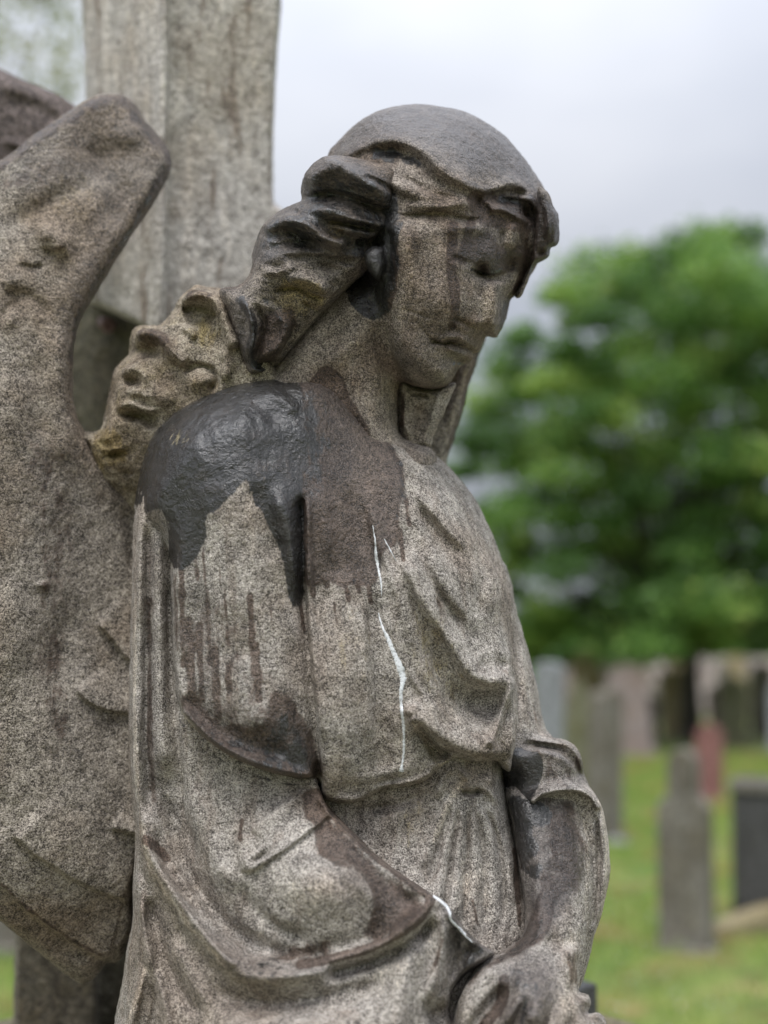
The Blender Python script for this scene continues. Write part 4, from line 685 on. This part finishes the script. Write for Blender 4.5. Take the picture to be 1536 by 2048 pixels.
# ------------------------------------------------------------------ ground and grass
gm = NT('grass_ground'); pos = gm.n('ShaderNodeNewGeometry').outputs['Position']
g1 = gm.noise(pos, 1.7, 5, .65); g2 = gm.noise(pos, 9, 4, .7)
c = gm.ramp(g1, [(.40,(.10,.16,.03)),(.53,(.17,.21,.045)),(.64,(.27,.22,.085))]); c = gm.mix(gm.rng(g2,.35,.7), c, (.45,.45,.4), 'MULTIPLY')
gm.l(c, gm.b.inputs['Base Color']); gm.b.inputs['Roughness'].default_value = .9
me = bpy.data.meshes.new('ground'); R_ = 600; k = 48
me.from_pydata([(0,0,0)]+[(R_*math.cos(2*math.pi*i/k), R_*math.sin(2*math.pi*i/k), 0) for i in range(k)], [], [(0,i+1,(i+1)%k+1) for i in range(k)])
gr = link_mesh('ground', me, gm.m); prop(gr, 'lawn of the cemetery reaching to the horizon', kind='structure')
rng = np.random.default_rng(3)
# unseen gravel disc round the monument, added to cut green bounce from the grass
gp = NT('gravel'); pos = gp.n('ShaderNodeNewGeometry').outputs['Position']
gp.l(gp.ramp(gp.noise(pos, 90, 4, .7), [(.35,(.09,.08,.07)),(.5,(.19,.17,.15)),(.65,(.34,.31,.28))]), gp.b.inputs['Base Color']); gp.b.inputs['Roughness'].default_value = .9
me = bpy.data.meshes.new('added_gravel_disc'); me.from_pydata([(0,.6,.004)]+[(3.1*math.cos(2*math.pi*i/40), .6+3.1*math.sin(2*math.pi*i/40), .004) for i in range(40)], [], [(0,i+1,(i+1)%40+1) for i in range(40)])
o = link_mesh('added_gravel_disc', me, gp.m); prop(o, 'unseen grey gravel disc round the monument, added to dull green bounce', kind='structure')
def blades(name, n, dmin, dmax, a0, a1, h, wd, mat):
    d = np.sqrt(rng.uniform(dmin**2, dmax**2, n)); a = np.radians(rng.uniform(a0, a1, n))
    x = np.sin(a)*d; y = np.cos(a)*d; th = rng.uniform(0, 2*np.pi, n); hh = h*rng.uniform(.5, 1.3, n)*(1+.5*np.sin(x*3)*np.cos(y*2.3)); ww = wd*rng.uniform(.6, 1.4, n)*(1+d/12)
    lx = rng.normal(0, .5, n)*hh; ly = rng.normal(0, .5, n)*hh
    V = np.stack([np.stack([x-np.cos(th)*ww, y-np.sin(th)*ww, x*0-.004], 1), np.stack([x+np.cos(th)*ww, y+np.sin(th)*ww, x*0-.004], 1), np.stack([x+lx, y+ly, hh], 1)], 1).reshape(-1, 3)
    me = np_mesh(name, V, np.arange(3*n).reshape(-1, 3), False)
    at = me.attributes.new('tone', 'FLOAT', 'POINT'); at.data.foreach_set('value', np.repeat(rng.random(n), 3).astype(np.float32))
    return link_mesh(name, me, mat)
def leafmat(name, cols, patch=None, trans=.3):
    m = NT(name); a = m.n('ShaderNodeAttribute', attribute_name='tone').outputs['Fac']
    c = m.ramp(a, cols)
    if patch:
        pos = m.n('ShaderNodeNewGeometry').outputs['Position']; p = m.noise(pos, patch[0], 3, .55); c = m.mix(m.math('MULTIPLY', m.rng(p, .48, .62), patch[2]), c, patch[1])
    m.l(c, m.b.inputs['Base Color']); m.b.inputs['Roughness'].default_value = .55
    tr = m.n('ShaderNodeBsdfTranslucent'); m.l(c, tr.inputs[0]); ms = m.n('ShaderNodeMixShader'); ms.inputs[0].default_value = trans
    m.l(m.b.outputs[0], ms.inputs[1]); m.l(tr.outputs[0], ms.inputs[2]); m.l(ms.outputs[0], m.out.inputs[0])
    return m.m
GRASS = leafmat('grass_blade', [(0,(.09,.19,.025)),(.5,(.19,.33,.045)),(1,(.38,.46,.10))], (2.2,(.40,.27,.11),.85), .35)
g = blades('grass', 170000, 3.0, 22, -24, 24, .055, .0035, GRASS); prop(g, 'short green lawn grass with brownish mossy patches', 'grass', kind='stuff')
# tall seeding grass at the lower left behind the pedestal
g = blades('tall_grass', 2500, 2.3, 3.2, -22, -17.5, .42, .003, leafmat('tall_grass_blade', [(0,(.08,.16,.03)),(.6,(.16,.24,.06)),(1,(.32,.32,.16))])); prop(g, 'taller seeding grass left of the pedestal foot', 'grass', kind='stuff')
# daisies
n = 90; d = rng.uniform(3, 9, n); a = np.radians(rng.uniform(9, 20, n)); V = []; Q = []
for i in range(n):
    cx_, cy_ = math.sin(a[i])*d[i], math.cos(a[i])*d[i]; b = len(V)
    for q in range(6): V.append((cx_+.008*math.cos(q*math.pi/3), cy_+.008*math.sin(q*math.pi/3), .058))
    Q.append([b+j for j in range(6)])
me = np_mesh('daisies', np.array(V), np.array(Q), False); dm = NT('daisy_white'); dm.b.inputs['Base Color'].default_value = (.75,.75,.72,1)
o = link_mesh('daisies', me, dm.m); prop(o, 'tiny white daisies dotted through the lawn', 'flowers', kind='stuff')

# ------------------------------------------------------------------ headstones
def gstone(name, base, var, moss=.3, grain=90, rough=.85):
    d = tuple(x*.35 for x in base); l = tuple(min(.8, x*1.7) for x in base)
    return stone(name, dark=d, mid=base, light=l, grain=grain, patch=3.2, patch_col=var, patch_amt=.7, streak=.7, stains=False, moss_amt=moss, bump=.002, rough=rough)
GM = {'grey': gstone('grey_headstone', (.15,.14,.12), (.6,.55,.45), .4), 'dark': gstone('dark_headstone', (.055,.055,.055), (.6,.6,.55), .2), 'red': gstone('red_granite_headstone', (.20,.095,.085), (.8,.7,.7), 0),
      'pale': gstone('pale_headstone', (.30,.31,.33), (.8,.8,.8), 0), 'slate': gstone('bluish_headstone', (.20,.21,.22), (.8,.8,.8), 0), 'moss': gstone('mossy_headstone', (.13,.13,.08), (.6,.6,.4), .8), 'pink': gstone('pinkish_headstone', (.24,.20,.19), (.8,.7,.6), .2), 'buff': gstone('buff_headstone', (.26,.22,.13), (.8,.7,.5), .4)}
def outline(style, w, h):
    r = []
    if style == 'round':
        r = [(-w/2,0),(-w/2,h-w/2)]+[(w/2*math.cos(t), h-w/2+w/2*math.sin(t)) for t in np.linspace(math.pi,0,13)[1:-1]]+[(w/2,h-w/2),(w/2,0)]
    elif style == 'shoulder':
        a = w*.28; hs = h*.74
        r = [(-w/2,0),(-w/2,hs-.04),(-w/2+.03,hs),(-a,hs+.015),(-a,h-.09)]+[(a*math.cos(t), h-.09+.09*math.sin(t)) for t in np.linspace(math.pi,0,7)[1:-1]]+[(a,h-.09),(a,hs+.015),(w/2-.03,hs),(w/2,hs-.04),(w/2,0)]
    elif style == 'flat': r = [(-w/2,0),(-w/2,h-.03),(-w/2+.03,h),(w/2-.03,h),(w/2,h-.03),(w/2,0)]
    elif style == 'ogee': r = [(-w/2,0),(-w/2,h*.86),(-w*.4,h*.87),(-w*.28,h*.93),(-w*.12,h*.99),(0,h),(w*.12,h*.99),(w*.28,h*.93),(w*.4,h*.87),(w/2,h*.86),(w/2,0)]
    elif style == 'gable': r = [(-w/2,0),(-w/2,h*.88),(0,h),(w/2,h*.88),(w/2,0)]
    elif style == 'obelisk': r = [(-w/2,0),(-w*.42,h*.93),(-w*.25,h*.98),(0,h),(w*.25,h*.98),(w*.42,h*.93),(w/2,0)]
    return r
def slab(name, pts, th, mat, parent, z0=0.0, bev=.012, y0=0.0):
    n = len(pts); V = [(x, y0-th/2, z+z0) for x, z in pts]+[(x, y0+th/2, z+z0) for x, z in pts]
    Fc = [tuple(range(n)), tuple(range(n, 2*n))[::-1]]+[((i+1) % n, i, n+i, n+(i+1) % n) for i in range(n)]
    me = bpy.data.meshes.new(name); me.from_pydata(V, [], Fc); o = link_mesh(name, me, mat, parent)
    b = o.modifiers.new('bevel', 'BEVEL'); b.width = bev; b.segments = 2; b.limit_method = 'ANGLE'
    return o
random.seed(5)
GRP = 'old headstones standing in the cemetery grass'
def headstone(x, yb, yt, wpx, style, mat, label, yaw=-15, th=.10, plinth_h=.12, cat='headstone'):
    p, d = ground(x, yb); h = (yb-yt)/F*d; wd = wpx/F*d
    t = empty('headstone', p, label, cat, GRP, math.radians(yaw))
    t.rotation_euler[1] = math.radians(random.uniform(-4, 4))
    slab('slab', outline(style, wd, h-plinth_h*.5), th, GM[mat], t, z0=plinth_h*.5)
    if plinth_h: slab('base', outline('flat', wd*1.22, plinth_h+.02), th*2.1, GM[mat], t, z0=-.02)
    return t
headstone(1374, 1893, 1503, 100, 'shoulder', 'grey', 'grey shouldered headstone with a narrow domed top, in front of the red one', -28, .16, .02)
h7 = headstone(1514, 1850, 1562, 92, 'flat', 'dark', 'broad dark headstone with flat capped top beside the fallen kerb', -18, .2, .03)
slab('cap', outline('flat', .30, .06), .25, GM['grey'], h7, z0=.745)
headstone(1418, 1600, 1450, 54, 'round', 'red', 'polished reddish pink headstone behind the shouldered one', -20, .12, .06)
headstone(1207, 1682, 1380, 58, 'obelisk', 'grey', 'slim tapering pillar headstone with dark side just right of the elbow', 34, .22, .04)
headstone(1092, 1887, 1328, 62, 'flat', 'slate', 'blue-grey flat-topped slab headstone nearest behind the elbow', -10, .1, .1)
headstone(1148, 1640, 1362, 46, 'ogee', 'moss', 'narrow mossy headstone between blue-grey slab and pillar', -20, .14, .05)
headstone(1268, 1512, 1330, 78, 'round', 'pink', 'wide round-topped pinkish headstone right of the pillar', -12, .14, .08)
headstone(1348, 1476, 1342, 50, 'flat', 'buff', 'buff yellow square-topped headstone left of the tree trunk', -10, .14, .08)
headstone(1300, 1490, 1392, 30, 'round', 'dark', 'small dark round headstone between the pinkish and buff ones', -10, .12, .05)
headstone(1468, 1492, 1352, 52, 'gable', 'moss', 'mossy gabled headstone right of the tree trunk', -10, .12, .08)
headstone(1522, 1472, 1330, 44, 'flat', 'grey', 'grey square headstone far right beyond the gabled one', -10, .14, .08)
headstone(1182, 1468, 1296, 60, 'gable', 'buff', 'tall gabled buff headstone far behind the mossy narrow one', -8, .2, .12)
headstone(1238, 1452, 1310, 50, 'round', 'grey', 'far grey round headstone peeping left of the pinkish one', -8, .2, .12)
headstone(1437, 1470, 1372, 34, 'round', 'pink', 'small far pinkish headstone just right of the trunk', -8, .12, .06)
headstone(1572, 1500, 1362, 60, 'round', 'pale', 'pale round headstone at the right edge behind the dark one', -10, .14, .08)
headstone(10, 1905, 1772, 120, 'round', 'grey', 'low grey-brown headstone behind the pedestal on the left', 10, .14, .05)
rq = random.Random(8)
FARLAB = ['leftmost stone of the far row, just above the cuff of the angel', 'far row headstone second from the left, over the blue-grey slab', 'far row headstone third from the left, over the mossy one', 'far row headstone fourth from the left, near the pillar top', 'far row headstone fifth from the left, right of the pillar top',
 'far row headstone sixth from the left, behind the wide pinkish one', 'far row headstone seventh from the left, beside the wide pinkish one', 'far row headstone eighth from the left, behind the small dark one', 'far row headstone just left of the big tree trunk', 'far row headstone standing right behind the big tree trunk',
 'far row headstone just right of the big tree trunk', 'far row headstone second to the right of the tree trunk', 'far row headstone third to the right of the tree trunk', 'far row headstone fourth to the right of the tree trunk', 'far row headstone last but one before the right edge', 'rightmost headstone of the far row at the picture edge']
for i in range(16):
    xx = 1085+i*31+rq.uniform(-10, 10); yb = rq.uniform(1405, 1450)
    headstone(xx, yb, yb-rq.uniform(85, 125), rq.uniform(26, 46), rq.choice(['round','flat','gable','ogee']), rq.choice(['grey','moss','buff','pink','grey','moss','dark']), ['grey','moss','buff','pink','grey','moss','dark'][0:0] or FARLAB[i], -10, .14, .06)
# fallen kerb and pale flat stone
p, d = ground(1490, 1868); kb = slab('fallen_kerb', [(-.28,0),(-.30,.05),(-.22,.10),(.30,.12),(.34,.06),(.32,0)], .12, GM['buff'], None, bev=.02)
kb.location = p; kb.rotation_euler = (0, math.radians(-6), math.radians(28)); prop(kb, 'broken pale kerb stone lying in the grass below the dark headstone', 'kerb stone')
p, d = ground(1232, 1690); kb = slab('flat_stone', [(-.09,0),(-.08,.04),(-.02,.06),(.07,.05),(.10,0)], .09, GM['pale'], None, bev=.012)
kb.location = p; prop(kb, 'small pale stone lying at the foot of the slim pillar headstone', 'stone')
# boundary wall far behind
pw, d = ground(1440, 1432); me = None
wl = slab('boundary_wall', [(-2.5,0),(-2.5,2.0),(30,2.0),(30,0)], .5, gstone('wall_stone', (.34,.30,.29), (.8,.7,.65), .2, 8), None, bev=.03); wl.location = pw; wl.rotation_euler = (0,0,math.radians(-6))
prop(wl, 'long pale pinkish stone boundary wall beyond the big tree', 'wall')

# ------------------------------------------------------------------ trees
def tube(pts, radii, seg=9):
    V = []; Q = []
    for i, (p, r) in enumerate(zip(pts, radii)):
        p = Vector(p); t = (Vector(pts[min(i+1, len(pts)-1)])-Vector(pts[max(i-1, 0)])).normalized()
        u = t.orthogonal().normalized() if i == 0 else (u-t*u.dot(t)).normalized(); v = t.cross(u)
        for k in range(seg):
            a = 2*math.pi*k/seg; V.append(tuple(p+(u*math.cos(a)+v*math.sin(a))*r*(1+.12*math.sin(3*a+i))))
    for i in range(len(pts)-1):
        for k in range(seg):
            a = i*seg+k; b = i*seg+(k+1) % seg; Q.append((a, b, b+seg, a+seg))
    return V, Q
BARK = stone('bark', dark=(.012,.011,.009), mid=(.035,.03,.024), light=(.08,.07,.055), grain=14, stains=False, bump=.02)
def leaves(name, clumps, per, size, mat, parent, rg):
    n = len(clumps)*per; c = np.repeat(np.array([k[:3] for k in clumps]), per, 0); r = np.repeat(np.array([k[3:6] for k in clumps]), per, 0)
    q = rg.normal(0, 1, (n, 3)); q /= np.linalg.norm(q, axis=1)[:, None]; q *= (rg.random(n)**.45)[:, None]
    q[:, 2] = np.where(q[:, 2] < -.2, q[:, 2]*.5, q[:, 2])
    jit = rg.normal(0, .10, (n, 3)); pts = c+(q+jit)*r
    a = rg.normal(0, 1, (n, 3)); a[:, 2] *= .5; a /= np.linalg.norm(a, axis=1)[:, None]; b = np.cross(a, rg.normal(0, 1, (n, 3))); b /= np.linalg.norm(b, axis=1)[:, None]
    s = size*rg.uniform(.6, 1.4, n)[:, None]; V = np.stack([pts-a*s, pts+b*s*.55, pts+a*s, pts-b*s*.55], 1).reshape(-1, 3)
    me = np_mesh(name, V, np.arange(4*n).reshape(-1, 4), False)
    tone = np.clip(np.repeat(rg.uniform(.15, .85, len(clumps)), per)+rg.normal(0, .16, n), 0, 1)
    at = me.attributes.new('tone', 'FLOAT', 'POINT'); at.data.foreach_set('value', np.repeat(tone, 4).astype(np.float32))
    return link_mesh(name, me, mat, parent)
LEAF = leafmat('tree_leaf', [(0,(.06,.11,.035)),(.35,(.10,.21,.05)),(.65,(.20,.36,.075)),(1,(.40,.50,.13))], None, .45)
def tree(base, label, clumps, trunk_h, trunk_r, per, size, leaf, rg, lean=(0,0)):
    t = empty('tree', base, label, 'tree')
    b0 = Vector((0,0,0)); V, Q = [], []
    pts = [(0,0,-.1),(0,0,trunk_h*.12),(lean[0]*.3,lean[1]*.3,trunk_h*.5),(lean[0],lean[1],trunk_h)]
    v, q = tube(pts, [trunk_r*1.7,trunk_r*1.1,trunk_r*.9,trunk_r*.75], 12); V += v; Q += q
    top = Vector(pts[-1])
    for c in clumps[::2]:
        e = Vector(c[:3]); st = Vector((lean[0],lean[1],trunk_h*rg.uniform(.75,1.0))); m = st.lerp(e, .5)+Vector((0,0,-.12*(e-st).length))
        v, q = tube([st, st.lerp(m,.5)+Vector((0,0,.1)), m, e], [trunk_r*.36,trunk_r*.26,trunk_r*.16,trunk_r*.04], 6)
        off = len(V); V += v; Q += [tuple(i+off for i in f) for f in q]
    me = bpy.data.meshes.new('trunk'); me.from_pydata(V, [], Q); link_mesh('trunk', me, BARK, t)
    leaves('crown', clumps, per, size, leaf, t, rg)
    return t
rg = np.random.default_rng(21)
base, D_ = ground(1386, 1482)
def edge_left(y): return float(np.interp(y, [430,480,520,600,700,850,1000,1150,1230,1300], [1420,1300,1190,1060,955,890,900,945,985,1060]))
def edge_right(y): return float(np.interp(y, [430,480,560,700,900,1100,1300], [1450,1540,1660,1780,1860,1860,1700]))
clumps = []
for y in np.arange(460, 1290, 50):
    xl, xr = edge_left(y)+45, edge_right(y)-45; x = xl+rg.uniform(0, 30)
    while x < xr:
        edge = min(x-xl, xr-x); dep = math.sqrt(max(0, 1-((x-(xl+xr)/2)/((xr-xl)/2))**2))*4.3
        for k in range(3 if edge > 120 else 2):
            dd = D_+rg.uniform(-dep, dep); q = P(x+rg.uniform(-30,30), y+rg.uniform(-38,38), dd)-base
            rr = rg.uniform(.45, .95)
            if rg.random() < .62: clumps.append((q.x, q.y, q.z, rr, rr, rr*rg.uniform(.55,.9)))
        x += rg.uniform(60, 100)
tree(base, 'large broad green tree in full leaf standing among the headstones on the right', clumps, 2.6, .22, 330, .085, LEAF, rg)
# pale tree at the upper left
rg = np.random.default_rng(4); b2 = P(-420, 1350, 15); b2.z = 0; cl = []
for i in range(60):
    q = P(rg.uniform(-900, 190), rg.uniform(-420, 330), 15+rg.uniform(-2,2))-b2
    if rg.random() < .9: cl.append((q.x, q.y, q.z, .6, .6, .4))
LEAF2 = leafmat('pale_leaf', [(0,(.14,.17,.06)),(.5,(.26,.29,.11)),(1,(.40,.38,.16))], None, .4)
tree(b2, 'thin pale olive tree whose sparse branches show at the upper left behind the wing', cl, 5.0, .2, 110, .06, LEAF2, rg)
# far trees and bushes behind the wall
for i, (x, yt, hw, lab) in enumerate(((1200, 1262, 120, 'far dark bush behind the row of small headstones'), (1345, 1250, 110, 'far dark bush just left of the big tree trunk'), (1120, 1235, 90, 'far dark bush behind the buff gabled headstone'), (1270, 1225, 100, 'far dark bush behind the pinkish round headstone'), (1560, 1180, 130, 'far dark bush at the right edge beyond the wall'), (1000, 1250, 90, 'far dark bush hidden mostly behind the angel'))):
    b3, d3 = ground(x, 1422); hh = (1422-yt)/F*d3; rr = hw/F*d3; cl = []
    for k in range(16):
        a = rg.uniform(0, 2*math.pi); r_ = rr*math.sqrt(rg.random()); z = rg.uniform(.15, .95)*hh; cl.append((r_*math.cos(a)*1.1, r_*math.sin(a)*.7, z, rr*.42, rr*.4, hh*.17))
    t = empty('bush', b3, lab, 'bush', 'dark bushes along the cemetery edge'); leaves('foliage', cl, 260, .2, LEAF, t, rg)
    v, q = tube([(0,0,-.1),(0,.05,hh*.4),(.1,0,hh*.8)], [.2,.14,.05]); me = bpy.data.meshes.new('stem'); me.from_pydata(v, [], q); link_mesh('stem', me, BARK, t)
